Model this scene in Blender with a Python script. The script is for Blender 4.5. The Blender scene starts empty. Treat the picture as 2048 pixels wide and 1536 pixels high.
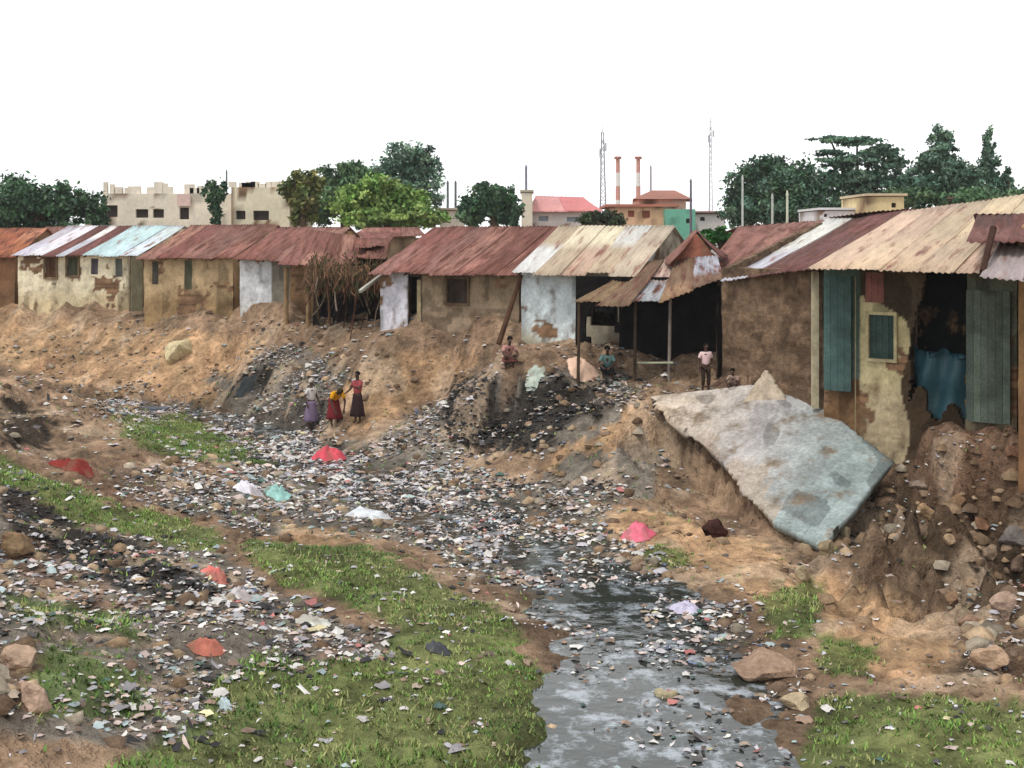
import bpy, math, random
import numpy as np
from mathutils import Vector, Matrix
random.seed(11); rng = np.random.default_rng(11)
sc = bpy.context.scene
C = sc.collection
HAZE = .0003
F, CX, HY, ZC = 1500.0, 1024.0, 725.0, 2.9          # focal length, centre, horizon, eye height
def W(px, py, Y):
    return Vector(((px-CX)*Y/F, Y, ZC-(py-HY)*Y/F))
def lin(c):
    return tuple((v/255.0/12.92 if v/255.0 <= .04045 else ((v/255.0+.055)/1.055)**2.4) for v in c)

# ------------------------------------------------------------------ noise
def _h(ix, iy, s):
    n = (ix.astype(np.int64)*374761393 + iy.astype(np.int64)*668265263 + s*1442695) & 0x7fffffff
    n = ((n ^ (n >> 13))*1274126177) & 0x7fffffff
    return ((n ^ (n >> 16)) & 0xffff)/65535.0
def vnoise(x, y, s=0):
    x = np.asarray(x, float); y = np.asarray(y, float)
    ix, iy = np.floor(x), np.floor(y); fx, fy = x-ix, y-iy
    fx = fx*fx*(3-2*fx); fy = fy*fy*(3-2*fy)
    a, b, c, d = _h(ix, iy, s), _h(ix+1, iy, s), _h(ix, iy+1, s), _h(ix+1, iy+1, s)
    return (a*(1-fx)+b*fx)*(1-fy) + (c*(1-fx)+d*fx)*fy
def fbm(x, y, s=0, o=4):
    t, a, f = 0, .5, 1.
    for k in range(o):
        t = t + a*(vnoise(np.asarray(x)*f+k*17.3, np.asarray(y)*f+k*9.1, s+k)-.5); a *= .5; f *= 2.03
    return t
def inpoly(px, py, poly):
    inside = np.zeros(np.shape(px), bool); n = len(poly)
    for i in range(n):
        x1, y1 = poly[i]; x2, y2 = poly[(i+1) % n]
        if y1 == y2: continue
        c = ((y1 > py) != (y2 > py)) & (px < (x2-x1)*(py-y1)/(y2-y1)+x1)
        inside ^= c
    return inside

def vary(c, a=.2, t=.03):
    k = random.uniform(1-a, 1+a*.8); return tuple(min(.85, x*k*random.uniform(1-t, 1+t)) for x in c)
# ------------------------------------------------------------------ object helpers
OFF = {}
def tag(o, label=None, cat=None, group=None, kind=None):
    if label: o['label'] = label
    if cat: o['category'] = cat
    if group: o['group'] = group
    if kind: o['kind'] = kind
    return o
def empty(name, loc, label, cat, group=None):
    o = bpy.data.objects.new(name, None); C.objects.link(o); o.location = loc
    o.empty_display_size = .2; OFF[o.name] = Vector(loc)
    return tag(o, label, cat, group)
def mk(name, verts, faces, mat, parent=None, cols=None, uvs=None, smooth=False, org=None, solid=None):
    v = np.array([tuple(p) for p in verts], dtype=float) if not isinstance(verts, np.ndarray) else verts.astype(float)
    if parent is not None: off = OFF[parent.name]
    elif org is not None: off = Vector(org)
    else: off = Vector((v[:, 0].mean(), v[:, 1].mean(), v[:, 2].min()))
    m = bpy.data.meshes.new(name)
    vv = v-np.array(off)
    if isinstance(faces, np.ndarray):
        k = faces.shape[1]; nf = len(faces)
        m.vertices.add(len(vv)); m.vertices.foreach_set('co', vv.ravel())
        m.loops.add(nf*k); m.loops.foreach_set('vertex_index', faces.ravel().astype(np.int32))
        m.polygons.add(nf); m.polygons.foreach_set('loop_start', (np.arange(nf)*k).astype(np.int32))
        m.update(calc_edges=True)
    else:
        m.from_pydata([tuple(p) for p in vv], [], [tuple(f) for f in faces])
    if cols is not None:
        a = m.color_attributes.new('Col', 'FLOAT_COLOR', 'POINT')
        c = np.ones((len(vv), 4)); c[:, :3] = np.asarray(cols)[:, :3]
        a.data.foreach_set('color', c.ravel())
    if uvs is not None:
        ul = m.uv_layers.new(name='UVMap')
        li = np.zeros(len(m.loops), dtype=np.int32); m.loops.foreach_get('vertex_index', li)
        ul.data.foreach_set('uv', np.asarray(uvs, float)[li].ravel())
    if smooth: m.polygons.foreach_set('use_smooth', np.ones(len(m.polygons), bool))
    m.validate(); m.update()
    o = bpy.data.objects.new(name, m); C.objects.link(o)
    if mat: m.materials.append(mat)
    if parent is not None: o.parent = parent; OFF[o.name] = Vector(off)
    else: o.location = off; OFF[o.name] = Vector(off)
    if solid:
        s = o.modifiers.new('t', 'SOLIDIFY'); s.thickness = solid; s.offset = -1
    return o
class MB:
    def __init__(s): s.v = []; s.f = []; s.c = []
    def add(s, vs, fs, col):
        n = len(s.v); s.v += [Vector(p) for p in vs]; s.f += [tuple(i+n for i in f) for f in fs]
        s.c += [col]*len(vs)
    def box(s, c, sx, sy, sz, col=(.5, .5, .5), rz=0, u=None):
        ca, sa = (math.cos(rz), math.sin(rz)) if u is None else (u[0], u[1])
        vs = []
        for dz in (0, sz):
            for dx, dy in ((-1, -1), (1, -1), (1, 1), (-1, 1)):
                x, y = dx*sx/2, dy*sy/2
                vs.append((c[0]+x*ca-y*sa, c[1]+x*sa+y*ca, c[2]+dz))
        s.add(vs, [(3, 2, 1, 0), (4, 5, 6, 7), (0, 1, 5, 4), (1, 2, 6, 5), (2, 3, 7, 6), (3, 0, 4, 7)], col)
    def bar(s, a, b, r0, r1=None, col=(.5, .5, .5), n=7, bend=0):
        a, b = Vector(a), Vector(b); r1 = r0 if r1 is None else r1
        d = (b-a).normalized(); t = d.orthogonal().normalized(); w = d.cross(t)
        K = 4 if bend else 1; vs = []; fs = []
        for k in range(K+1):
            q = k/K; p = a.lerp(b, q) + t*bend*math.sin(q*math.pi)
            r = r0+(r1-r0)*q
            for i in range(n):
                an = 2*math.pi*i/n; vs.append(p+(t*math.cos(an)+w*math.sin(an))*r)
        for k in range(K):
            for i in range(n):
                j = (i+1) % n; fs.append((k*n+i, k*n+j, (k+1)*n+j, (k+1)*n+i))
        fs.append(tuple(range(n))[::-1]); fs.append(tuple(K*n+i for i in range(n)))
        s.add(vs, fs, col)
    def build(s, name, mat, parent=None, **k):
        return mk(name, s.v, s.f, mat, parent, cols=s.c, **k)

# ------------------------------------------------------------------ materials
def material(name, rough=.9, spec=.2, ns=3., lo=.7, hi=1.2, fine=30., flo=.85, fhi=1.12, bump=.3, bd=.05, uvstreak=False, rust=None, coords='Object', tint=None, metal=0., rustamt=.5, zs=1):
    m = bpy.data.materials.new(name); m.use_nodes = True
    nt = m.node_tree; N = nt.nodes; L = nt.links
    b = N['Principled BSDF']; b.inputs['Roughness'].default_value = rough
    b.inputs['Specular IOR Level'].default_value = spec; b.inputs['Metallic'].default_value = metal
    at = N.new('ShaderNodeAttribute'); at.attribute_name = 'Col'
    tc = N.new('ShaderNodeTexCoord'); mp = N.new('ShaderNodeMapping')
    L.new(tc.outputs['UV' if uvstreak else coords], mp.inputs[0])
    if uvstreak: mp.inputs['Scale'].default_value = (4., .7, 1)
    if zs != 1: mp.inputs['Scale'].default_value = (1, 1, zs)
    def noise(scale, det=6, r=.6):
        n = N.new('ShaderNodeTexNoise'); n.inputs['Scale'].default_value = scale
        n.inputs['Detail'].default_value = det; n.inputs['Roughness'].default_value = r
        L.new(mp.outputs[0], n.inputs['Vector']); return n
    def rng_(src, a, b_, f0=.3, f1=.7):
        r = N.new('ShaderNodeMapRange'); r.inputs[1].default_value = f0; r.inputs[2].default_value = f1
        r.inputs[3].default_value = a; r.inputs[4].default_value = b_; L.new(src, r.inputs[0]); return r
    n1 = noise(ns); n2 = noise(fine, 4, .7)
    r1 = rng_(n1.outputs[0], lo, hi); r2 = rng_(n2.outputs[0], flo, fhi)
    mu = N.new('ShaderNodeMath'); mu.operation = 'MULTIPLY'; L.new(r1.outputs[0], mu.inputs[0]); L.new(r2.outputs[0], mu.inputs[1])
    src = at.outputs['Color']
    if rust is not None:
        n3 = noise(ns*.8, 8, .65); r3 = rng_(n3.outputs[0], 0, 1, .62-rustamt*.3, .72-rustamt*.2)
        mx = N.new('ShaderNodeMix'); mx.data_type = 'RGBA'
        L.new(r3.outputs[0], mx.inputs['Factor']); L.new(src, mx.inputs['A']); mx.inputs['B'].default_value = (*rust, 1)
        src = mx.outputs['Result']
    vm = N.new('ShaderNodeVectorMath'); vm.operation = 'SCALE'
    L.new(src, vm.inputs[0]); L.new(mu.outputs[0], vm.inputs['Scale'])
    L.new(vm.outputs[0], b.inputs['Base Color'])
    if bump:
        bp = N.new('ShaderNodeBump'); bp.inputs['Strength'].default_value = bump; bp.inputs['Distance'].default_value = bd
        ad = N.new('ShaderNodeMath'); ad.operation = 'ADD'
        L.new(n1.outputs[0], ad.inputs[0]); L.new(n2.outputs[0], ad.inputs[1]); L.new(ad.outputs[0], bp.inputs['Height'])
        L.new(bp.outputs[0], b.inputs['Normal'])
    return m
M = {}
M['ground'] = material('earth', .95, .1, 1.3, .62, 1.3, 4.5, .55, 1.42, 1., .2)
M['wall'] = material('mud_plaster', .95, .1, 2.2, .66, 1.25, 14., .8, 1.2, .3, .03, rust=lin((112, 90, 68)), rustamt=.22, zs=.7)
M['brick'] = material('mud_brick', .95, .1, 1.4, .6, 1.3, 7., .6, 1.3, .8, .08)
M['tin'] = material('corrugated_iron', .6, .35, 1.1, .75, 1.2, 7., .8, 1.15, .15, .02, uvstreak=True, rust=lin((128, 86, 68)), rustamt=.28)
M['rusty'] = material('rusted_iron', .85, .15, 1.2, .62, 1.35, 7., .7, 1.3, .25, .02, uvstreak=True, rust=lin((96, 60, 50)), rustamt=.5)
M['wood'] = material('weathered_wood', .9, .1, 2.5, .6, 1.2, 20, .8, 1.15, .3, .02)
M['leaf'] = material('foliage', .6, .25, .35, .6, 1.35, 3., .75, 1.25, 0)
M['grass'] = material('grass_blades', .7, .2, .5, .6, 1.4, 4., .8, 1.2, 0)
M['litter'] = material('litter_scraps', .6, .3, 2., .8, 1.15, 14, .85, 1.1, 0)
M['stone'] = material('rough_stone', .95, .1, 2.2, .6, 1.3, 12, .7, 1.2, .7, .06)
M['cloth'] = material('cotton_cloth', .9, .1, 3, .8, 1.15, 25, .9, 1.1, .2, .01)
M['skin'] = material('dark_skin', .6, .3, 5, .9, 1.1, 30, .95, 1.05, 0)
M['paint'] = material('painted_surface', .8, .2, .5, .85, 1.1, 4, .9, 1.08, 0)
M['plastic'] = material('plastic_film', .45, .4, 3, .8, 1.15, 14, .9, 1.1, .5, .03)
def water_mat():
    m = bpy.data.materials.new('murky_water'); m.use_nodes = True
    nt = m.node_tree; N = nt.nodes; L = nt.links; b = N['Principled BSDF']
    b.inputs['Base Color'].default_value = (.10, .11, .10, 1); b.inputs['Roughness'].default_value = .08
    b.inputs['IOR'].default_value = 1.62; b.inputs['Specular IOR Level'].default_value = .6
    tc = N.new('ShaderNodeTexCoord'); n = N.new('ShaderNodeTexNoise'); n.inputs['Scale'].default_value = 3.; n.inputs['Detail'].default_value = 4; mpw = N.new('ShaderNodeMapping'); mpw.inputs['Scale'].default_value = (1, 1.3, 1)
    L.new(tc.outputs['Object'], mpw.inputs[0]); L.new(mpw.outputs[0], n.inputs['Vector'])
    bp = N.new('ShaderNodeBump'); bp.inputs['Strength'].default_value = .16; bp.inputs['Distance'].default_value = .06
    L.new(n.outputs[0], bp.inputs['Height']); L.new(bp.outputs[0], b.inputs['Normal'])
    n2 = N.new('ShaderNodeTexNoise'); n2.inputs['Roughness'].default_value = .7; n2.inputs['Scale'].default_value = 2.1; n2.inputs['Detail'].default_value = 6
    L.new(tc.outputs['Object'], n2.inputs['Vector'])
    cr = N.new('ShaderNodeValToRGB'); cr.color_ramp.elements[0].position = .5; cr.color_ramp.elements[0].color = (.03, .034, .028, 1)
    cr.color_ramp.elements[1].position = .62; cr.color_ramp.elements[1].color = (.29, .32, .35, 1)
    L.new(n2.outputs[0], cr.inputs[0]); L.new(cr.outputs[0], b.inputs['Base Color'])
    return m
M['water'] = water_mat()
M['sheet'] = material('weathered_sheet', .85, .15, 1.6, .66, 1.2, 11, .66, 1.2, .5, .03, rust=lin((128, 112, 94)), rustamt=.3)

# ------------------------------------------------------------------ terrain
STREAM = [(1300, 1900, 2.2), (1215, 1536, 1.7), (1190, 1331, 1.5), (1160, 1200, 1.7), (1060, 1130, 1.3), (950, 1083, 1.3), (830, 1045, 1.1),
          (745, 1003, 1.2), (680, 968, 1.0), (600, 948, .8), (480, 934, .8), (250, 925, .8), (0, 920, .8)]
SP = [((x-CX)*(6.4/(y-HY)), F*6.4/(y-HY), w) for x, y, w in STREAM]
CTRL = [  # px, py, Y
 (370,818,54),(450,815,54),(520,818,53),(600,828,50),(640,828,50),(670,818,48.),(710,820,47.2),(740,830,46),(347,850,52.5),(450,850,51.5),(450,880,50),(420,900,49),
 (520,860,50),(520,920,45.5),(560,938,43.5),(570,875,48),(640,880,46.8),(620,905,45.4),(640,950,41.5),(700,845,46),(740,900,42),(700,940,40),(770,965,37.6),
 (800,850,43),(850,840,39.9),(850,872,38.9),(870,930,38),(820,960,36.8),(800,1005,34),(900,848,39.2),(950,852,38.3),(950,882,37.4),(930,900,38),(1000,895,36.5),(1000,930,34.2),(930,945,35.3),
 (1000,1000,31.6),(940,1005,32.4),(880,1020,32.3),(1000,1040,29.7),(1080,1040,29.3),(1040,868,36.6),(1075,885,36),(1130,892,34.6),(1200,892,33.6),(1250,912,31.6),
 (1180,930,31.6),(1100,930,32.6),(1100,965,31),(1150,1010,29),(1120,1070,27),(1200,1095,25.3),(1300,1130,23.3),(1320,1070,25),(1400,1130,22.7),(1340,925,30),
 (1300,905,30.6),(1420,945,28.3),(1480,1018,26.9),(1440,1000,27.4),(1390,1110,23.6),(1230,1000,28.5),(1560,965,25.6),(1640,968,24.6),(1550,1045,25.1),(1640,1050,24.1),
 (1550,1150,21.8),(1530,1085,22.5),(1530,1195,20.6),(1450,1185,20.3),(1450,1100,23.1),(1200,990,29.6),(1225,1045,27.7),(1100,905,34.6),(1060,935,33.6),(1640,1180,20.7),(1450,1175,20.9),(1400,1215,19.1),(1480,1200,19.6),(1560,1250,18),(1640,1280,17),(1500,1331,15.6),(1655,1331,15.5),
 (2048,1331,14.4),(2048,1100,19.2),(2048,985,19.6),(1850,985,21.6),(1850,1130,20.4),(1600,1536,11.7),(2048,1536,11),
 (800,1180,20.6),(700,1120,23.5),(900,1200,19.9),(750,1300,15.9),(950,1280,17),(1000,1400,13.9),(600,1400,13),(560,972,37.2),(650,1000,34.2),
 (347,905,37.5),(400,940,33.5),(500,1000,29.5),(600,1050,26.8),(700,1070,26.6),(347,1050,24.2),(450,1130,20.6),(600,1180,19.2),(347,1200,15.8),(347,1331,11.9),
 (500,1331,13.5),(650,1331,14.8),(347,1536,8.6),(0,1536,7.4),(0,1200,13.2),(0,1000,23),(0,905,34),(150,950,29),(150,860,52),(0,850,55)]
pts = [(W(x, y, Y).x, Y, W(x, y, Y).z) for x, y, Y in CTRL]
pts += [(-60, 58, -.2), (-30, 60, -.3), (-12, 56, -.3), (0, 48, -.2), (8, 42, -.3), (14, 34, -.3), (12, 29, -.4), (20, 30, 0), (25, 20, .2), (40, 30, .3), (30, 60, -.2), (0, 70, -.2), (-60, 40, 0), (-40, 20, .3),
        (-30, 5, .6), (-9, 2, -1.2), (0, 1, -2.4), (10, 2, -2.6), (30, 3, -.5), (60, 60, 0), (-20, 64, -.3), (3, 40, -.4), (9, 33, -.5), (-4, 43.5, -.4), (-8, 47, -.3), (-15, 54, -.35), (-22, 57, -.35)]
pts = np.array(pts)
def rbf(P, z, c=1.2, sm=.02):
    d = np.sqrt(((P[:, None]-P[None])**2).sum(-1)+c*c)
    A = np.zeros((len(P)+3,)*2); A[:len(P), :len(P)] = -d+np.eye(len(P))*sm
    Q = np.c_[np.ones(len(P)), P]; A[:len(P), -3:] = Q; A[-3:, :len(P)] = Q.T
    return np.linalg.solve(A, np.r_[z, 0, 0, 0])
wts = rbf(pts[:, :2], pts[:, 2])
def seg_dist(x, y):
    best = np.full(x.shape, 1e9); wid = np.ones(x.shape)
    for (x1, y1, w1), (x2, y2, w2) in zip(SP[:-1], SP[1:]):
        dx, dy = x2-x1, y2-y1; t = np.clip(((x-x1)*dx+(y-y1)*dy)/(dx*dx+dy*dy), 0, 1)
        d = np.hypot(x-x1-t*dx, y-y1-t*dy); q = d < best
        best = np.where(q, d, best); wid = np.where(q, w1+(w2-w1)*t, wid)
    return best, wid
ZW = -3.5
def Hbase(x, y):
    z = np.zeros(x.shape)
    xf, yf = x.ravel(), y.ravel(); out = np.empty(xf.shape)
    for s in range(0, len(xf), 20000):
        a, b = xf[s:s+20000], yf[s:s+20000]
        d = np.sqrt((a[:, None]-pts[None, :, 0])**2+(b[:, None]-pts[None, :, 1])**2+1.44)
        out[s:s+20000] = -d@wts[:-3]+wts[-3]+wts[-2]*a+wts[-1]*b
    z = np.clip(out.reshape(x.shape), -4.2, 1.)
    far = np.clip((np.hypot(x, y-30)-45)/25, 0, 1); far = far*far*(3-2*far)
    z = z*(1-far)+(-.2)*far
    d, w = seg_dist(x, y); d = d+fbm(x*.8, y*.8, 5)*1.7+fbm(x*3, y*3, 6)*.5
    e = d-w
    bed = ZW-.16*np.clip(-e/.6, 0, 1)
    sh = ZW+.03+.1*np.clip(e, 0, 6)**.8
    z = np.where(e < 0, bed, np.maximum(z, sh))
    near = np.exp(-np.clip(e, 0, 50)/.5)
    z = np.where(e > 0, z*(1-near*.8)+(ZW+.02+.12*np.clip(e, 0, 2))*near*.8, z)
    amp = np.clip(e, 0, 1.2)/1.2
    ero = np.clip((z+3.3)/1.2, 0, 1)*(1-far)
    rg = 1-np.abs(2*vnoise(x*.55+.4*y*.2, y*.3, 61)-1); rg2 = 1-np.abs(2*vnoise(x*1.5, y*1.1, 62)-1)
    z = z+amp*(fbm(x*.45, y*.45, 21)*.4*(.4+ero)+(rg-.5)*.55*ero+(rg2-.5)*.26*ero+fbm(x*1.7, y*1.7, 31)*.3+fbm(x*5, y*5, 41, 3)*.17*(1-far))
    gl = np.clip((x-4.5)/2, 0, 1)*np.clip((y-18)/2, 0, 1)*np.clip((30-y)/3, 0, 1); z = z-amp*gl*(.75*np.abs(np.sin(x*2.1+fbm(x*.6, y*.6, 64)*8))**2+.5*(1-np.abs(2*vnoise(x*1.8, y*1.8, 65)-1))+.2*vnoise(x*5, y*5, 67)-.35)
    step = np.sin(z*7.5+fbm(x*.4, y*.4, 63)*5)*.06*ero*amp; z = z+step
    # little caved-in hollow below the tin verandas
    hx, hy = W(985, 960, 33.2).x, 33.2
    r = np.hypot((x-hx)/1.0, (y-hy)/.8)
    z = z+1.15*np.exp(-(((x-hx-.6)/2.3)**2+((y-hy-1.5)/1.0)**2))
    r2 = np.hypot((x-hx)/.8, (y-hy+.1)/.75)+fbm(x*3, y*3, 66)*.3; z = np.where(r2 < 1, np.minimum(z, -2.7+.9*r2**3), z); z = z-.35*np.exp(-((r2-1.)/.3)**2)*(r2 > 1)*(y < hy)
    # terraced vertical gullies on the eroded bank at right
    return z
gx = np.unique(np.round(np.r_[-np.geomspace(36, 700, 20)[::-1], np.arange(-35.8, -24, .4), np.arange(-24, 19, .14), np.arange(19, 30, .4), np.geomspace(30.5, 700, 20)], 3))
gy = np.unique(np.round(np.r_[-np.geomspace(20, 300, 6)[::-1], np.arange(-18, 7, 1.), np.arange(7, 50, .14), np.arange(50, 62, .4), np.geomspace(62.5, 800, 24)], 3))
GX, GY = np.meshgrid(gx, gy)
GZ = Hbase(GX, GY)
def H(x, y):
    x = np.atleast_1d(np.asarray(x, float)); y = np.atleast_1d(np.asarray(y, float))
    i = np.clip(np.searchsorted(gx, x)-1, 0, len(gx)-2); j = np.clip(np.searchsorted(gy, y)-1, 0, len(gy)-2)
    tx = (x-gx[i])/(gx[i+1]-gx[i]); ty = (y-gy[j])/(gy[j+1]-gy[j])
    return (GZ[j, i]*(1-tx)+GZ[j, i+1]*tx)*(1-ty)+(GZ[j+1, i]*(1-tx)+GZ[j+1, i+1]*tx)*ty
def hz(x, y): return float(H(x, y)[0])
def ground_at(px, py, y0=8, y1=56):
    Y = np.arange(y0, y1, .05); X = (px-CX)*Y/F; z = ZC-(py-HY)*Y/F; g = H(X, Y)
    k = np.argmax(g >= z)
    if not (g >= z).any(): k = len(Y)-1
    return Vector((X[k], Y[k], g[k]))

def edge(L, s):
    k = s*(len(L)-1); i = min(int(k), len(L)-2); return W(*L[i]).lerp(W(*L[i+1]), k-i)
TOP = [(1180, 934, 31.2), (1262, 924, 30.6), (1340, 914, 30), (1415, 962, 28.), (1484, 1018, 26.2)]; BOT = [(1190, 946, 30.8), (1244, 990, 28.9), (1292, 1044, 26.7), (1336, 1096, 24.7), (1396, 1128, 23.4)]
for a_ in np.linspace(0, 1, 170):
    for t_ in np.linspace(0, 1, 110):
        p = edge(TOP, a_).lerp(edge(BOT, a_), t_); i = int(np.argmin(abs(gx-p.x))); j = int(np.argmin(abs(gy-p.y)))
        GZ[j, i] = min(GZ[j, i], p.z-.14)
for a_ in np.linspace(0, .95, 160):
    p = edge(BOT, a_)
    for o_ in np.arange(0, 1.5, .07):
        i = int(np.argmin(abs(gx-(p.x-o_*.85)))); j = int(np.argmin(abs(gy-(p.y-o_*.5)))); GZ[j, i] = max(ZW+.05, min(GZ[j, i], p.z-.95*(1-max(0, a_-.5))+.12*math.sin(a_*40+o_*3)))
P8 = ((1398-CX)*28.1/F, 28.1); U8 = (math.cos(math.radians(-35)), math.sin(math.radians(-35)))
for a_ in np.arange(.7, 1.95, .05):
    for b_ in np.arange(-.8, .3, .06):
        x_, y_ = P8[0]+U8[0]*a_-U8[1]*b_, P8[1]+U8[1]*a_+U8[0]*b_; i = int(np.argmin(abs(gx-x_))); j = int(np.argmin(abs(gy-y_))); GZ[j, i] = min(GZ[j, i], -2.25)
for a_ in np.arange(1.9, 5.2, .05):
    for b_ in np.arange(-.9, 3., .06):
        x_, y_ = P8[0]+U8[0]*a_-U8[1]*b_, P8[1]+U8[1]*a_+U8[0]*b_; i = int(np.argmin(abs(gx-x_))); j = int(np.argmin(abs(gy-y_)))
        GZ[j, i] = min(GZ[j, i], -1.28+.1*math.sin(a_*7+b_*5)-.25*max(0, -b_-.2))
GRASS = [[(497,952),(560,950),(640,972),(697,998),(690,1018),(600,1012),(520,990)],
 [(120,930),(240,960),(347,990),(400,1018),(460,1052),(560,1085),(640,1100),(630,1122),(540,1110),(450,1088),(400,1062),(347,1045),(200,1010),(100,980)],
 [(655,1108),(760,1112),(860,1135),(950,1180),(1000,1222),(1030,1270),(1050,1331),(1070,1420),(1060,1560),(380,1560),(480,1420),(600,1331),(640,1262),(760,1272),(830,1248),(850,1225),(790,1195),(730,1175),(690,1150)],
 [(360,1175),(500,1198),(530,1235),(440,1230),(370,1212)],[(400,1240),(520,1270),(560,1340),(400,1340)],
 [(1380,1345),(1400,1312),(1500,1302),(1600,1315),(1655,1318),(1800,1300),(2060,1290),(2060,1560),(1400,1560),(1340,1420)],
 [(1320,1180),(1380,1158),(1405,1178),(1380,1225),(1335,1235)],[(1165,1115),(1215,1120),(1210,1150),(1160,1140)],[(1400,1225),(1460,1240),(1450,1290),(1395,1280)],
 [(-50,1080),(200,1090),(300,1180),(200,1300),(-50,1250)],[(-50,1380),(250,1420),(300,1560),(-50,1560)]]
SAND = [[(150,815),(347,812),(420,830),(640,850),(705,850),(640,900),(600,942),(480,932),(400,897),(347,880),(150,870)],
 [(780,905),(860,872),(960,880),(900,925),(850,950),(790,975)],[(1100,950),(1170,935),(1190,1050),(1090,1030),(1040,1020)],
 [(1050,1075),(1200,1075),(1300,1110),(1420,1165),(1350,1200),(1200,1150)],[(1400,1168),(1480,1180),(1560,1235),(1550,1290),(1460,1290),(1400,1250)],
 [(700,1075),(800,1090),(860,1110),(760,1115),(660,1100)]]
TRASH = [[(850,965),(960,902),(1130,895),(1170,925),(1080,990),(1000,1000),(900,1010),(790,1020)],
 [(612,905),(720,858),(790,895),(760,950),(740,990),(640,950)],
 [(640,1005),(760,985),(880,1000),(1000,1035),(1100,1055),(1150,1130),(1300,1230),(1290,1270),(1130,1230),(1000,1170),(850,1110),(650,1075)],
 [(-50,1000),(347,1048),(500,1100),(640,1125),(700,1175),(850,1235),(850,1268),(640,1285),(500,1262),(400,1200),(347,1150),(-50,1130)],[(470,1010),(640,1030),(760,1060),(700,1100),(560,1070)],
 [(347,1165),(480,1205),(600,1260),(650,1331),(560,1380),(347,1360),(60,1400),(60,1200)],
 [(480,930),(600,935),(620,960),(500,952)],[(1150,980),(1190,1000),(1180,1060),(1100,1075),(1000,1060),(1010,1035)]]
RUBBLE = [[(1490,1010),(1560,985),(1655,970),(1850,990),(2060,960),(2060,1250),(1800,1240),(1655,1290),(1580,1280),(1560,1200),(1530,1120),(1450,1100)],
 [(1400,1070),(1480,1040),(1470,1110),(1390,1160),(1360,1130)],[(1340,890),(1430,900),(1430,960),(1360,940)],[(347,1240),(420,1260),(400,1331),(347,1331),(250,1331),(250,1240)]]
DARK = [[(915,915),(1000,905),(1130,915),(1090,965),(1010,1000),(940,995)],[(1500,1040),(1655,1040),(1655,1170),(1560,1180),(1480,1120)],[(640,895),(690,890),(680,925),(630,925)],[(347,920),(400,945),(420,1000),(347,985)],  # blackened heap and dark soil; the left undercut's shade is painted in too
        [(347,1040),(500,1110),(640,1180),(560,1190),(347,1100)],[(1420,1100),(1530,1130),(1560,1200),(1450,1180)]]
REDD = [[(450,1000),(560,1010),(600,1050),(520,1062),(440,1040)],[(347,1090),(420,1130),(500,1170),(560,1200),(440,1190),(347,1140)],[(740,1240),(850,1280),(850,1331),(760,1320)],[(1490,930),(1655,940),(2060,950),(2060,1080),(1655,1090),(1520,1110)]]
def zones(x, y, z, jit=14):
    yy = np.maximum(y, 3.); px = CX+x*F/yy; py = HY+(ZC-z)*F/yy
    px = px+fbm(x*.9, y*.9, 77)*jit*3.4+fbm(x*5, y*5, 79, 2)*jit*1.6; py = py+fbm(x*.9, y*.9, 88)*jit*1.9+fbm(x*5, y*5, 89, 2)*jit
    ok = (y > 6) & (y < 58)
    g = lambda L: np.any([inpoly(px, py, p) for p in L], axis=0) & ok
    return {'grass': g(GRASS), 'sand': g(SAND), 'trash': g(TRASH), 'rubble': g(RUBBLE), 'dark': g(DARK), 'red': g(REDD)}
zz = zones(GX, GY, GZ)
base = np.array(lin((142, 118, 96)))
col = np.ones(GX.shape+(3,))*base
def setc(mask, c, t=1.):
    global col
    m = mask.astype(float)*t
    col = col*(1-m[..., None])+np.array(lin(c))*m[..., None]
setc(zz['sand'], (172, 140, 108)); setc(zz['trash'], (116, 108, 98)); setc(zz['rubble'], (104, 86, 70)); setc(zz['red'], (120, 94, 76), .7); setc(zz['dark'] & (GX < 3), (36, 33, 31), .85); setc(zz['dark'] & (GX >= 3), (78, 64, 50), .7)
setc(zz['grass'], (96, 112, 62), .78)
d_, w_ = seg_dist(GX, GY); wet = np.clip(1-(d_-w_)/.8, 0, 1); col = col*(1-.45*wet[..., None])
fh = fbm(GX*.5, GY*.5, 55); col = col*(1+.7*fh[..., None]); f2_ = fbm(GX*2.2, GY*2.2, 57); col = col*(1+1.3*f2_[..., None]); setc((vnoise(GX*1.1, GY*1.1, 58) > .74) & (GY > 8) & (GY < 60) & ~zz['grass'], (196, 172, 146), .45); col[..., 0] *= 1+.14*fbm(GX*1.3, GY*1.3, 66)
setc((np.hypot(GX, GY-30) > 62), (112, 104, 82)); col = np.clip(col, .01, .9)
ny, nx = GX.shape
I = np.arange(ny*nx).reshape(ny, nx)
faces = np.stack([I[:-1, :-1], I[:-1, 1:], I[1:, 1:], I[1:, :-1]], -1).reshape(-1, 4)
g = mk('ground', np.stack([GX, GY, GZ], -1).reshape(-1, 3), faces, M['ground'], cols=col.reshape(-1, 3), smooth=True, org=(0, 0, 0))
tag(g, 'eroded brown earth banks and flat ground', 'ground', kind='structure')
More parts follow.
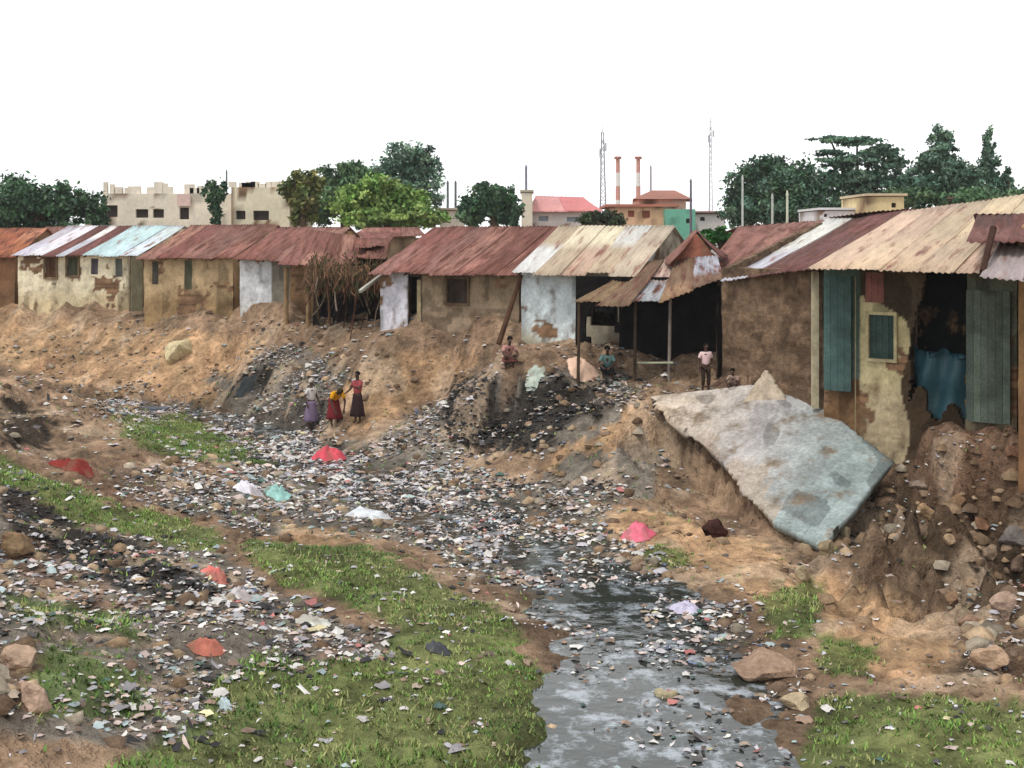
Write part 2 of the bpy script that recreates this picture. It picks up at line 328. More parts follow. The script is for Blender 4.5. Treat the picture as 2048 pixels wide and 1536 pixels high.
# stream surface
wv, wf = [], []
dense = []
for (a, b) in zip(SP[:-1], SP[1:]):
    for k in range(8): dense.append([a[i]+(b[i]-a[i])*k/8 for i in range(3)])
dense.append(list(SP[-1]))
for k, (x, y, w) in enumerate(dense):
    a = dense[max(k-1, 0)]; b = dense[min(k+1, len(dense)-1)]
    t = Vector((b[0]-a[0], b[1]-a[1])).normalized(); n = Vector((-t.y, t.x))
    for s in np.linspace(-1, 1, 5): wv.append((x+n.x*s*(w+.55), y+n.y*s*(w+.55), ZW))
for k in range(len(dense)-1):
    for i in range(4): wf.append((k*5+i, k*5+i+1, (k+1)*5+i+1, (k+1)*5+i))
st = mk('stream', wv, wf, M['water'], smooth=True); tag(st, 'shallow murky stream winding through the litter', 'stream', kind='structure')

# ------------------------------------------------------------------ buildings
def wall(A, B, zb, zt, parent, colf, mat='wall', res=.12, holes=(), holef=None, thick=.14, name='wall', rough=.03, label=None, bow=0):
    A = Vector(A[:2]); B = Vector(B[:2]); Lw = (B-A).length; u = (B-A)/Lw; n = Vector((u.y, -u.x))
    us = set(np.linspace(0, Lw, max(2, int(Lw/res)+1)).round(4)); ztf = zt if callable(zt) else (lambda t: zt)
    zm = max(ztf(t) for t in np.linspace(0, Lw, 15)); zs = set(np.linspace(zb, zm, max(2, int((zm-zb)/res)+1)).round(4))
    for h in holes:
        us |= {round(h[0], 4), round(h[2], 4)}; zs |= {round(h[1], 4), round(h[3], 4)}
    us = np.array(sorted(us)); zs = np.array(sorted(zs)); v, c, f = [], [], []; nu = len(us)
    sd = random.randint(0, 999)
    U, Z = np.meshgrid(us, zs); D = fbm(U*2, Z*2, sd)*rough*4
    for j, z in enumerate(zs):
        for i, t in enumerate(us):
            p = A+u*t+n*(D[j, i]+bow*math.sin(math.pi*t/Lw)); v.append((p.x, p.y, min(z, ztf(t)))); c.append(colf(t, z))
    for j in range(len(zs)-1):
        for i in range(nu-1):
            t, z = (us[i]+us[i+1])/2, (zs[j]+zs[j+1])/2
            if zs[j] >= ztf(t)-.01: continue
            if any(h[0] < t < h[2] and h[1] < z < h[3] for h in holes): continue
            if holef and holef(t, z): continue
            f.append((j*nu+i, j*nu+i+1, (j+1)*nu+i+1, (j+1)*nu+i))
    o = mk(name, v, f, M[mat], parent, cols=c, solid=thick, smooth=False)
    if label: o['label'] = label
    return o
def sheet_roof(e0, e1, r0, r1, parent, pal, mat='rusty', name='roof', sheet=.75, droop=.06, label=None, pitch=.15, amp=.018, rag=.22):
    e0, e1, r0, r1 = map(Vector, (e0, e1, r0, r1)); Lw = (e1-e0).length; n = max(1, int(Lw/sheet))
    nrm = (e1-e0).cross(r0-e0).normalized()
    if nrm.z < 0: nrm = -nrm
    v, f, c, uv = [], [], [], []
    for k in range(n):
        a, b = k/n, (k+1)/n+.02
        pc = random.choice(pal); pc = vary(pc, .16)
        m = max(4, int(Lw/n/pitch)*4); m = min(m, 40)
        off = .006+.012*(k % 2)+random.uniform(0, .01); ext0 = random.uniform(-rag, rag*.3)/max(.5, (r0-e0).length); sp = random.choice([0, 1, 1])
        rows = 7; b0 = len(v); tw = random.uniform(-.01, .01); split = random.uniform(.4, .65)
        pc2 = vary(random.choice(pal) if sp else pc, .16)
        for j in range(rows):
            q = j/(rows-1)
            qq = q*(1-ext0)+ext0
            for i in range(m+1):
                s = min(a+(b-a)*i/m, 1.01)
                p = e0.lerp(e1, s).lerp(r0.lerp(r1, s), qq)
                w_ = math.sin(s*Lw/pitch*2*math.pi)*amp
                sag = -droop*math.sin(math.pi*qq)*(.5+.5*math.sin(s*7+k))-(random.uniform(0, .03) if j == 0 else 0)
                v.append(p+nrm*(w_+off+tw*i/m+.004*(q < split)+.04*float(fbm(s*Lw*.9, q*3, 7, 2)))+Vector((0, 0, sag)))
                c.append(pc if q < split else pc2); uv.append((s*Lw, q*(r0-e0).length+k*1.7))
        for j in range(rows-1):
            for i in range(m):
                w = m+1; f.append((b0+j*w+i, b0+j*w+i+1, b0+(j+1)*w+i+1, b0+(j+1)*w+i))
    o = mk(name, v, f, M[mat], parent, cols=c, uvs=uv, smooth=True, solid=.01)
    if label: o['label'] = label
    return o
RUST = [lin(c) for c in [(138, 96, 86), (126, 84, 76), (150, 110, 98), (116, 80, 70), (134, 98, 88)]]
RUSTD = [lin(c) for c in [(104, 74, 70), (92, 66, 62), (114, 78, 74)]]
WHITE = [lin(c) for c in [(206, 204, 208), (190, 188, 196), (214, 208, 204)]]
CYAN = [lin(c) for c in [(196, 214, 214), (182, 204, 206), (206, 214, 216)]]
CREAMR = [lin(c) for c in [(196, 184, 158), (178, 164, 140), (206, 194, 166), (186, 158, 136), (168, 150, 128), (190, 190, 184)]]
TANR = [lin(c) for c in [(184, 162, 134), (196, 172, 142), (172, 150, 126), (188, 160, 138)]]
PATCH = [lin(c) for c in [(150, 124, 96), (118, 96, 78), (150, 150, 156), (176, 150, 138), (132, 112, 84)]]
def plast(c1, c2=None, zsplit=.5, stain=.35, seed=None, patch_=True):
    patch_ = patch_ and sum(c1) > 330; seed = seed or random.randint(0, 999); a = np.array(lin(c1)); b = np.array(lin(c2 or c1))
    def f(t, z):
        k = float(fbm(t*.9, z*.9, seed)); q = 1/(1+math.exp(-(z-zsplit+k*1.2)*6))
        c = b*(1-q)+a*q
        s = float(vnoise(t*2.2, z*.7, seed+5))
        if s > 1-stain: c = c*(.62+.1*k)
        if patch_ and float(vnoise(t*1.1+3, z*1.3, seed+8)+.35*vnoise(t*6, z*6, seed+9)) > .98:
            rw_ = math.floor(z/.2); c = np.array(lin((132, 104, 80)))*(.6 if (z/.2) % 1 < .2 else .8+.5*_h(np.array([math.floor(t/.35+.5*(rw_ % 2))]), np.array([rw_]), seed)[0])
        return tuple(c*(1+.35*k))
    return f
def bricky(c, seed=3):
    a = np.array(lin(c)); m = np.array(lin((c[0]+30, c[1]+30, c[2]+28)))
    def f(t, z):
        r = math.floor(z/.24); k = _h(np.array([math.floor(t/.4+.5*(r % 2))]), np.array([r]), seed)[0]
        return tuple(a*(.6+.8*k)*(1+.4*float(fbm(t*.7, z*.7, seed))))
    return f
DARKIN = lin((60, 50, 42))
def house(label, cat, P0, ang, width, d, ze, zr, colf, pal, rmat='rusty', holes=(), zb=-.9, group=None, ov=.42, sov=.12, roofs=None, mat='wall',
          name='shack', back=True, zfl=None, front=True, d2=None, holef=None, rlabel=None, front_top=None):
    """gabled shack: front-left corner P0 on plan, wall line turned by ang degrees"""
    u = Vector((math.cos(math.radians(ang)), math.sin(math.radians(ang)))); v = Vector((-u.y, u.x)); P0 = Vector(P0[:2])
    z0 = hz(P0.x, P0.y); root = empty(name, (P0.x, P0.y, z0), label, cat, group)
    d2 = d*.9 if d2 is None else d2
    P = lambda a, b: P0+u*a+v*b
    if front: wall(P(0, 0), P(width, 0), zb, front_top or ze-.02, root, colf, mat, res=.08, holes=holes, holef=holef)
    def gab(t):
        return ze-.05+(zr-ze)*(t/d) if t < d else zr-.05-(zr-ze)*((t-d)/d2)
    wall(P(width, .15), P(width, d+d2), zb, gab, root, colf, mat, res=.25)
    wall(P(0, d+d2), P(0, .15), zb, lambda t: gab(d+d2-t), root, colf, mat, res=.25)
    wall(P(width-.15, d+d2), P(.15, d+d2), zb, ze-.05, root, colf, mat, res=.4)
    s = (zr-ze)/d
    def R(a, b, z): q = P(a, b); return Vector((q.x, q.y, z))
    segs = roofs or [(0, 1, pal, rmat, rlabel)]
    for a, b, pl, rm, lb in segs:
        a0 = -sov if a == 0 else a*width; b0 = width+sov if b == 1 else b*width
        sheet_roof(R(a0, -ov, ze-s*ov+.02), R(b0, -ov, ze-s*ov+.02), R(a0, d, zr), R(b0, d, zr), root, pl, rm, label=lb)
    if back: sheet_roof(R(width+sov, d+d2+.2, ze-.02), R(-sov, d+d2+.2, ze-.02), R(width+sov, d, zr+.01), R(-sov, d, zr+.01), root, segs[0][2], segs[0][3])
    fl = MB(); q = P(width/2, (d+d2)/2); fl.box((q.x, q.y, zb+.02), width-.35, d+d2-.35, max(.05, z0-zb+.05), DARKIN, u=u); fl.build('floor', M['wood'], root)
    for k in range(int(width/1.1)+1):
        a = min(width, .1+k*1.1); bm_ = MB(); bm_.bar(R(a, -ov+.05, ze-s*ov-.05), R(a, .3, ze+s*.3-.05), .035, col=lin((90, 74, 58))); bm_.build('rafter', M['wood'], root)
    root_info = dict(P=P, R=R, u=u, v=v, root=root)
    return root_info
def panel(info, a0, z0, a1, z1, col, name='shutter', parent=None, inset=.05, thick=.04, mat='wood', frame=None, label=None):
    P = info['P']; root = parent or info['root']
    mb = MB(); n = max(1, int((a1-a0)/.14)) if mat == 'wood' else 1
    for k in range(n):
        x0 = a0+(a1-a0)*k/n; x1 = a0+(a1-a0)*(k+1)/n-.006; q = P((x0+x1)/2, inset+.003*(k % 2)); cc = vary(col, .22)
        mb.box((q.x, q.y, z0), x1-x0, thick, z1-z0, cc, u=info['u'])
    o = mb.build(name, M[mat], root)
    if label: o['label'] = label
    if frame:
        fb = MB(); w = .07
        for xa, xb, za, zb_ in ((a0-w, a0, z0-w, z1+w), (a1, a1+w, z0-w, z1+w), (a0, a1, z1, z1+w), (a0, a1, z0-w, z0)):
            q = P((xa+xb)/2, -.02); fb.box((q.x, q.y, za), xb-xa, .12, zb_-za, frame, u=info['u'])
        fb.build('frame', M['wood'], o)
    return o
def x2a(info, P0, px):     # distance along the front wall at which a picture column meets it
    u = info; k = (px-CX)/F; return (k*P0[1]-P0[0])/(u[0]-k*u[1])
def front_len(P0, ang, px):
    a = math.radians(ang); return x2a((math.cos(a), math.sin(a)), P0, px)
def PX(px, Y): return ((px-CX)*Y/F, Y)

# --- left row, Y = 54
P1 = PX(370, 54); fl_ = lambda px: front_len(P1, -8, px)
W1 = fl_(524)
hs = [(fl_(405), 1.1, fl_(419), 2.02), (fl_(433), 1.2, fl_(447), 2.02), (fl_(463), 1.25, fl_(472), 1.98), (fl_(494), 1.15, fl_(503), 1.98)]
h1 = house('long cream plastered row house with pale and rusty roof strips', 'house', P1, -8, W1, 4.6, 2.2, 3.5, plast((232, 222, 192), (200, 182, 146), .35, .15),
           CYAN, 'tin', hs, -.9, name='row_house', ov=.35,
           roofs=[(0, .25, WHITE, 'tin', 'whitish roof strip'), (.25, .36, RUSTD, 'rusty', 'dark rusty roof strip'), (.36, .44, WHITE, 'tin', 'narrow pale roof strip'),
                  (.44, .56, RUSTD, 'rusty', 'maroon roof strip'), (.56, 1, CYAN, 'tin', 'pale blue-white roof sheet')])
FR = lin((128, 108, 84)); panel(h1, *hs[0], lin((96, 70, 52)), 'window', frame=FR); panel(h1, *hs[1], lin((82, 84, 66)), 'window', frame=FR); panel(h1, *hs[2], lin((92, 86, 92)), 'window'); panel(h1, *hs[3], lin((100, 104, 100)), 'window')
P2 = PX(531, 51); f2 = lambda px: front_len(P2, -13, px)
hs = [(f2(541), .9, f2(549), 1.9), (f2(582), .7, f2(592), 1.95)]
h2 = house('tan mud shack with full rusty red roof beside the cream row house', 'shack', P2, -13, f2(644), 4.2, 2.15, 3.5, plast((186, 162, 126), (160, 134, 98), .4, .3), RUST, 'rusty', hs, -1.1)
panel(h2, *hs[0], lin((84, 82, 74)), 'window'); panel(h2, *hs[1], lin((92, 94, 74)), 'window')
pn = MB(); q = Vector(PX(522, 51.4)); pn.box((q.x, q.y, -.3), .5, .08, 2.35, lin((108, 102, 82))); pn.box((q.x-.32, q.y-.02, -.3), .06, .1, 2.4, lin((120, 108, 86)))
tag(pn.build('door_panel', M['wood']), 'dark olive plank panel closing the gap beside the cream row house', 'panel')
P3 = PX(653, 48); f3 = lambda px: front_len(P3, -14, px)
cs_w, cs_g, cs_t = plast((206, 208, 210), (190, 188, 182), .3, .1), plast((128, 122, 110)), plast((158, 126, 92), (120, 92, 66), .5, .4)
def c3(t, z): return cs_w(t, z) if t < f3(694) else (cs_g(t, z) if t < f3(716) else cs_t(t, z))
h3 = house('shack with whitewashed left wall and rusty roof near the collapsed hut', 'shack', P3, -14, f3(746), 3.6, 2.15, 3.35, c3, RUST, 'rusty', (), -1.1)
# second overlapping rust sheet
rt = empty('lean_to_roof', W(745, 760, 45), 'sagging rusty sheet roof on tan posts, overlapping the shack beside it', 'lean-to')
sheet_roof(W(702, 757, 45.3), W(802, 765, 44), W(738, 714, 49), W(800, 722, 47.5), rt, RUST, 'rusty', droop=.25)
for px, Yp in ((712, 45.5), (740, 45.2)): pb = MB(); pb.bar(W(px, 762, Yp), (W(px, 0, Yp).x, Yp, hz(W(px, 0, Yp).x, Yp)-.2), .09, col=lin((150, 124, 92))); pb.build('post', M['wood'], rt)
# collapsed hut with hanging sticks
ch = empty('collapsed_hut', W(790, 850, 43.5), 'collapsed dark hut with hanging sticks and thatch between rusty roofs', 'hut')
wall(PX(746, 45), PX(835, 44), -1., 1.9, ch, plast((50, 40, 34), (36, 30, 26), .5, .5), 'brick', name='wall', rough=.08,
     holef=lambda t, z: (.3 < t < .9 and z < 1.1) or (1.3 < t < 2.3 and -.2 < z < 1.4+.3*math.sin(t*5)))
wall(PX(748, 47), PX(838, 46), -1., 2.2, ch, plast((30, 26, 24)), 'brick', name='wall', res=.3)  # both hut walls coloured near-black to paint in the interior's shade
for k, (a, b, c_, d__) in enumerate([((788, 748, 43.6), (838, 752, 43), (800, 724, 46.5), (842, 726, 46)), ((800, 738, 44.5), (828, 735, 44.2), (812, 716, 48), (850, 722, 47))]):
    sheet_roof(W(*a), W(*b), W(*c_), W(*d__), ch, RUST+TANR[:1], 'rusty', droop=.22)
for k in range(30):
    sb = MB()
    px = random.uniform(748, 838); Y = random.uniform(42.6, 44.2); a = W(px, random.uniform(765, 800), Y)
    b = W(px+random.uniform(-16, 16), 0, Y-random.uniform(-.1, .5)); b.z = a.z-random.uniform(.6, 2.2); g_ = hz(b.x, b.y); b.z = max(b.z, g_)
    sb.bar(a, b, random.uniform(.012, .035), col=random.choice([lin((76, 64, 52)), lin((140, 126, 110)), lin((46, 38, 32)), lin((90, 64, 48))]), n=5, bend=random.uniform(-.25, .25)); sb.build('stick', M['wood'], ch)
th = MB()
for k in range(2600):
    px = random.uniform(738, 846); Y = random.uniform(42.7, 45.5); a = W(px, random.gauss(770, 10), Y)
    b = a+Vector((random.uniform(-.25, .25), random.uniform(-.3, .1), -random.uniform(.1, .5)))
    th.bar(a, b, .022, .006, col=random.choice([lin((120, 90, 70)), lin((90, 70, 52)), lin((144, 108, 84)), lin((74, 80, 54))]), n=3)
th.build('thatch', M['wood'], ch)['kind'] = 'stuff'
# --- centre house
P4 = PX(832, 40.2); f4 = lambda px: front_len(P4, -25, px)
cw, cm, cmt = plast((208, 206, 214), (196, 192, 196), 0, .1), plast((146, 128, 104), (150, 136, 116), .6, .4), bricky((140, 122, 102), 9)
def c4(t, z):
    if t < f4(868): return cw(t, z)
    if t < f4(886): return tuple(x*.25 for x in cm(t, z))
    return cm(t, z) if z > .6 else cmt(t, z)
hs4 = [(f4(918), .75, f4(944), 1.55), (f4(868), -.3, f4(884), 1.6)]
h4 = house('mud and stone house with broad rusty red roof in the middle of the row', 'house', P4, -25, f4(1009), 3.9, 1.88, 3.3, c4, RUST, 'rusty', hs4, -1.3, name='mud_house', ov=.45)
panel(h4, *hs4[0], lin((66, 56, 50)), 'window', frame=lin((104, 86, 66))); panel(h4, f4(878), -.35, f4(884), 1.5, lin((170, 152, 118)), 'door', inset=.06)
bb = MB(); bb.bar(W(806, 793, 39.6), W(884, 734, 42.5), .07, col=lin((170, 168, 156)), n=4); bb.build('bargeboard', M['wood'], h4['root'])
lp = MB(); lp.bar(W(1012, 772, 37.3), (W(983, 860, 36.6)), .07, .09, lin((86, 62, 48))); tag(lp.build('leaning_pole', M['wood']), 'dark wooden pole leaning on the corner of the mud and stone house', 'pole')
# --- cream roof house
P5 = PX(1012, 37.4); f5 = lambda px: front_len(P5, -25, px)
ce, cd = plast((206, 216, 218), (176, 168, 142), -.25, .15), plast((170, 160, 140))
def c5(t, z): return ce(t, z) if t < f5(1082) else cd(t, z)
h5 = house('pale blue-white plastered house under a patched cream roof', 'house', P5, -25, f5(1160), 3.2, 2.0, 3.3, c5, CREAMR, 'tin', [(f5(1100), .2, f5(1135), 1.5)], -1.4, name='plastered_house', ov=.5)
# --- small rust gable behind the open shelter
gb = empty('gable_shed', W(1230, 760, 37), 'small rust-red gabled shed roof behind the open shelter', 'shed')
sheet_roof(W(1196, 752, 36.5), W(1203, 757, 35), W(1232, 716, 38), W(1237, 717, 35.5), gb, RUST, 'rusty', sheet=.8)
sheet_roof(W(1270, 752, 34.5), W(1275, 748, 37), W(1237, 717, 35.5), W(1232, 716, 38), gb, RUSTD, 'rusty', sheet=.8)
wall(PX(1200, 35.6), PX(1268, 35.2), -1, lambda t: 2.1+1.0*(1-abs(t/.8-1)), gb, plast((150, 96, 80), (120, 90, 66), 1.8), 'wall')
wall(PX(1203, 39), PX(1265, 38.6), -1, 2.1, gb, plast((130, 96, 80)), 'wall', res=.4)
# --- open shelter
os_ = empty('open_shelter', W(1170, 890, 34), 'dark open shelter with patched low tin roof on thin posts', 'shelter')
sheet_roof(W(1078, 806, 33.2), W(1190, 806, 32.2), W(1160, 757, 36.5), W(1210, 752, 36), os_, PATCH, 'rusty', droop=.16, rag=.5, label='patched brown and pink sheets')
sheet_roof(W(1188, 805, 32.2), W(1272, 776, 31.8), W(1208, 752, 35.8), W(1262, 748, 34.5), os_, PATCH[:2]+PATCH[4:]+PATCH[2:3], 'rusty', droop=.12, rag=.3, label='blue-grey and brown sheets')
wall(PX(1268, 31.9), PX(1300, 35.8), -1.2, 1.6, os_, plast((24, 21, 20)), 'brick', res=.3)  # shelter walls near-black: the shade inside is put into their colour
wall(PX(1081, 35.6), PX(1300, 33.6), -1.3, 1.75, os_, plast((26, 23, 22)), 'brick', res=.15, holef=lambda t, z: .35 < t+.1*math.sin(z*6) < 1.35 and -.4 < z < .75+.15*math.sin(t*5))  # back wall added, also near-black, to darken the inside
for px, Y, t in ((1200, 32.6, 803), (1156, 33.2, 800), (1084, 33.6, 806), (1262, 32.2, 780)):
    p = MB(); x = PX(px, Y)[0]; p.bar((x, Y, hz(x, Y)-.2), (x+.04, Y, W(px, t, Y).z), .05, .045, lin((140, 130, 120)) if px == 1200 else lin((80, 66, 54))); p.build('post', M['wood'], os_)
p = MB(); p.bar(W(1160, 884, 33), W(1206, 884, 32.4), .03, col=lin((160, 165, 140))); p.bar(W(1160, 884, 33), W(1160, 893, 33), .025, col=lin((100, 90, 80))); p.build('rail', M['wood'], os_)
# --- rust roofed house behind shelter / brick house with strip roof
br = empty('rear_house', W(1330, 800, 40), 'house with faded rusty roof behind the brick house', 'house')
sheet_roof(W(1236, 776, 34.8), W(1290, 772, 33.5), W(1288, 711, 42), W(1400, 703, 40.5), br, RUST, 'rusty')
sheet_roof(W(1258, 720, 46), W(1400, 712, 46), W(1288, 711, 42), W(1400, 703, 40.5), br, RUST, 'rusty')
wall((W(1290, 0, 39.5).x, 40), (W(1400, 0, 39.5).x, 39.), -1, 2.6, br, plast((140, 110, 84)), res=.4); wall(W(1276, 0, 44)[:2], W(1400, 0, 44)[:2], -1, 2.4, br, plast((140, 110, 84)), res=.4)
P7 = PX(1268, 31.2)
ang7 = math.degrees(math.atan2(28.3-31.2, PX(1398, 28.3)[0]-P7[0])); w7 = math.hypot(28.3-31.2, PX(1398, 28.3)[0]-P7[0])
h7r = empty('brick_house', (P7[0], P7[1], hz(*P7)), 'brown mud-brick house with one white roof strip beside the tan-roofed house', 'house')
wall(P7, PX(1396, 28.4), -1.6, 2.12, h7r, bricky((112, 92, 74), 17), 'brick', rough=.05)
wall(PX(1398, 28.5), (PX(1398, 28.3)[0]+4, 34.2), -1.6, lambda t: 2.12+t*.2, h7r, bricky((112, 92, 74), 18), 'brick', res=.3)
wall((P7[0]+4, 37.2), P7, -1.6, lambda t: 2.1+(7.2-t)*.18, h7r, bricky((112, 92, 74), 19), 'brick', res=.3)
sheet_roof(W(1266, 780, 30.9), W(1300, 775, 30.2), W(1404, 700, 37.9), W(1440, 698, 37.2), h7r, WHITE, 'tin', label='white roof strip')
sheet_roof(W(1298, 776, 30.2), W(1392, 761, 28), W(1436, 699, 37.3), W(1512, 688, 34.5), h7r, RUSTD, 'rusty', label='dark maroon roof sheets')
sheet_roof(W(1440, 712, 43), W(1530, 704, 41), W(1404, 699, 37.95), W(1512, 687, 34.6), h7r, RUSTD, 'rusty')
dkw = plast((20, 18, 17))
pp = MB(); q = PX(1386, 28.4); pp.box((q[0], q[1]-.04, -1.2), .16, .12, 3.3, lin((176, 166, 140))); pp.build('corner_post', M['wall'], h7r)
# --- right house with tan roof
P8 = PX(1398, 28.1); A8 = -35; f8 = lambda px: front_len(P8, A8, px)
w8 = f8(1644)
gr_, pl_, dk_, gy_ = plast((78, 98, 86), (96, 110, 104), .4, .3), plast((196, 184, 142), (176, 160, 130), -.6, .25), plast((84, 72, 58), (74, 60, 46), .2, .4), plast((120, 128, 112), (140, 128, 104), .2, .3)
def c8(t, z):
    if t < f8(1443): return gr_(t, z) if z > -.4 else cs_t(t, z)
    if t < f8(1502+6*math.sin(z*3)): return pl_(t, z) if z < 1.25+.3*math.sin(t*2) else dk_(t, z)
    if t < f8(1578): return dk_(t, z)
    return gy_(t, z)
def hole8(t, z):
    px = 1502; a, b = f8(1506), f8(1580)
    t = t+.12*float(fbm(z*4, t*4, 3)); 
    if not (a < t < b): return False
    k = (t-a)/(b-a); top = 2.2 if k > .3 else .5+k*5; bot = -1.05+.2*math.sin(t*9) + (.35 if k < .3 else 0)
    return bot < z < top
hs8 = [(f8(1456), .1, f8(1488), 1.12), (f8(1450), 1.4, f8(1474), 2.1)]
# footing of the wall is exposed and follows the bank
r8 = empty('tan_roofed_house', (P8[0], P8[1], hz(*P8)), 'large shack with tan sheet roof, green shutter and broken wall showing blue tarpaulin', 'house')
U8 = Vector((math.cos(math.radians(A8)), math.sin(math.radians(A8)))); V8 = Vector((-U8.y, U8.x)); Q8 = Vector(P8)
i8 = dict(P=lambda a, b: Q8+U8*a+V8*b, u=U8, v=V8, root=r8)
e8 = lambda t: 2.38-.05*t/1.
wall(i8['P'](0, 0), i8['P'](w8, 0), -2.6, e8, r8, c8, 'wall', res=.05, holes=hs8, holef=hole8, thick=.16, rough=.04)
wall(i8['P'](w8, .2), i8['P'](w8, 6.5), -1.6, lambda t: 2.3+t*.18, r8, dk_, 'wall', res=.3)
wall(i8['P'](w8-.1, 9), i8['P'](-.1, 9), -1.6, 2.6, r8, dk_, 'wall', res=.4)
wall(i8['P'](.1, 6.5), i8['P'](.1, .2), -1.6, lambda t: 2.3+(6.3-t)*.18, r8, dk_, 'wall', res=.3)
panel(i8, *hs8[0], lin((66, 84, 80)), 'window', frame=lin((190, 178, 140)), label='green window shutter')
panel(i8, *hs8[1], lin((138, 92, 84)), 'panel', label='dull pink board panel')
panel(i8, f8(1440), -2.3, f8(1440)+.02, 2.0, lin((150, 140, 110)), 'edge_strip', inset=-.12)
panel(i8, f8(1401), -.7, f8(1436), 2.0, lin((78, 100, 96)), 'boarding', inset=-.16, label='weathered teal green boarding')
panel(i8, f8(1582), -1.15, f8(1638), 1.75, lin((104, 116, 106)), 'door', inset=-.16, label='grey-green sheet door')
r_ = lambda px, py, Y: W(px, py, Y)
sheet_roof(r_(1380, 762, 27.3), r_(1612, 770, 23.9), r_(1498, 692, 34), r_(1700, 664, 29.5), r8, TANR, 'tin', sheet=.85, droop=.05, label='tan sheet roof')
sheet_roof(r_(1720, 700, 34), r_(1530, 706, 41), r_(1700, 664, 29.55), r_(1498, 691.5, 34.05), r8, TANR, 'tin', sheet=.85)
wall(i8['P'](f8(1500), 1.0), i8['P'](f8(1600), 1.0), -1.6, 2.3, r8, plast((24, 26, 26)), res=.3)  # inner wall added, painted near-black for the shade inside the hole
# blue tarpaulin behind the broken wall
tv, tf, tcn = [], [], []
for j in range(13):
    for i in range(13):
        a = f8(1507)+(f8(1582)-f8(1507))*i/12; z = .45-.3*abs(math.sin(i*.5))*(j == 0)-1.6*j/12-.35*(i/12)*(j/12); q = i8['P'](a, .3+.1*math.sin(i*1.1+j*.3)+.05*math.sin(j))
        tv.append((q.x, q.y, z)); k = j/12; tcn.append(lin((34+24*k, 76+22*k, 88+18*k)))
for j in range(12):
    for i in range(12): tf.append((j*13+i, j*13+i+1, (j+1)*13+i+1, (j+1)*13+i))
tag(mk('tarpaulin', tv, tf, M['plastic'], cols=tcn, smooth=True, solid=.006), 'blue tarpaulin hanging inside the broken wall opening', 'tarpaulin')
# dark red roofed house at right edge and beyond
P9 = PX(1646, 23.6); f9 = lambda px: front_len(P9, -24, px)
c9 = plast((168, 132, 92), (140, 106, 76), -.2, .3)
h9 = house('long tan mud house under a dark red roof, rightmost of all', 'house', P9, -24, f9(2100), 3.0, 2.9, 3.42, c9, RUSTD, 'rusty', [(3.4, -.9, 4.2, 1.2)], -2.2, name='mud_house', ov=.5, sov=.95, back=True)
panel(h9, 3.4, -.9, 4.2, 1.2, lin((92, 70, 54)), 'door')
aw = empty('awning', W(1640, 765, 22.6), 'grey-pink tin awning propped under the dark red roof', 'awning')
sheet_roof(W(1598, 772, 22.4), W(1900, 800, 19.), W(1622, 728, 24.2), W(1900, 745, 20.9), aw, [lin((150, 138, 134)), lin((132, 120, 116)), lin((120, 104, 96))], 'tin')
p = MB(); q0 = W(1611, 718, 23.2); p.bar(W(1614, 712, 23.4), W(1600, 768, 22.6), .07, .06, lin((70, 50, 42))); p.build('prop', M['wood'], aw)

# --- shacks past the left edge of the picture
P0_ = PX(250, 56); f0 = lambda px: front_len(P0_, 3, px)
h0 = house('brown shack with orange rusty roof left of the cream row house', 'shack', P0_, 3, f0(366), 4, 2.1, 3.4, plast((140, 106, 80), (120, 94, 70)), [lin((160, 100, 72)), lin((146, 90, 66)), lin((170, 116, 90))], 'rusty', [(1.2, .9, 1.9, 1.8)], -1)
panel(h0, 1.2, .9, 1.9, 1.8, lin((72, 56, 46)), 'window')
Pa = PX(110, 57); h = house('pale plastered shack with cream tin roof, second from the left end', 'shack', Pa, 4, front_len(Pa, 4, 240), 4, 2.2, 3.5, plast((190, 176, 150), (150, 128, 100), .4), CREAMR, 'tin', [(1.3, -.2, 2.1, 1.8), (3.2, .9, 3.9, 1.7)], -1)
panel(h, 1.3, -.2, 2.1, 1.8, lin((84, 66, 52)), 'door'); panel(h, 3.2, .9, 3.9, 1.7, lin((80, 84, 80)), 'window')
Pb = PX(-60, 56); h = house('grey-brown shack under dark rust sheets at the left end of the row', 'shack', Pb, 5, front_len(Pb, 5, 100), 4, 2.2, 3.4, plast((150, 130, 106), (126, 104, 80)), RUSTD, 'rusty', [(2.2, .8, 3., 1.7)], -1)
panel(h, 2.2, .8, 3., 1.7, lin((70, 60, 52)), 'window')

# --- low roofs behind the row
for (a, b, c_, d__, lb, pal) in [((790, 724, 58), (890, 722, 58), (812, 712, 62), (880, 711, 62), 'low rusty roof peeping out behind the collapsed hut', RUST),
                              ((560, 722, 62), (700, 722, 62), (580, 712, 66), (700, 712, 66), 'long low brown roof behind the rusty-roofed tan shack', RUSTD),
                              ((395, 722, 66), (455, 722, 66), (405, 710, 70), (455, 710, 70), 'low rusty roof behind the whitish roof strip', RUST)]:
    e = empty('low_shed', W(a[0], 760, a[2]), lb, 'shed'); sheet_roof(W(*a), W(*b), W(*c_), W(*d__), e, pal, 'rusty', sheet=1.2)
    A_, B_ = W(a[0]+3, 0, a[2]+.4), W(b[0]-3, 0, b[2]+.4); wall(A_[:2], B_[:2], -.8, W(*a).z-.02, e, plast((150, 130, 104)), res=.5)
    A_, B_ = W(c_[0]+3, 0, c_[2]), W(d__[0]-3, 0, d__[2]); wall(A_[:2], B_[:2], -.8, W(*c_).z-.04, e, plast((150, 130, 104)), res=.5)

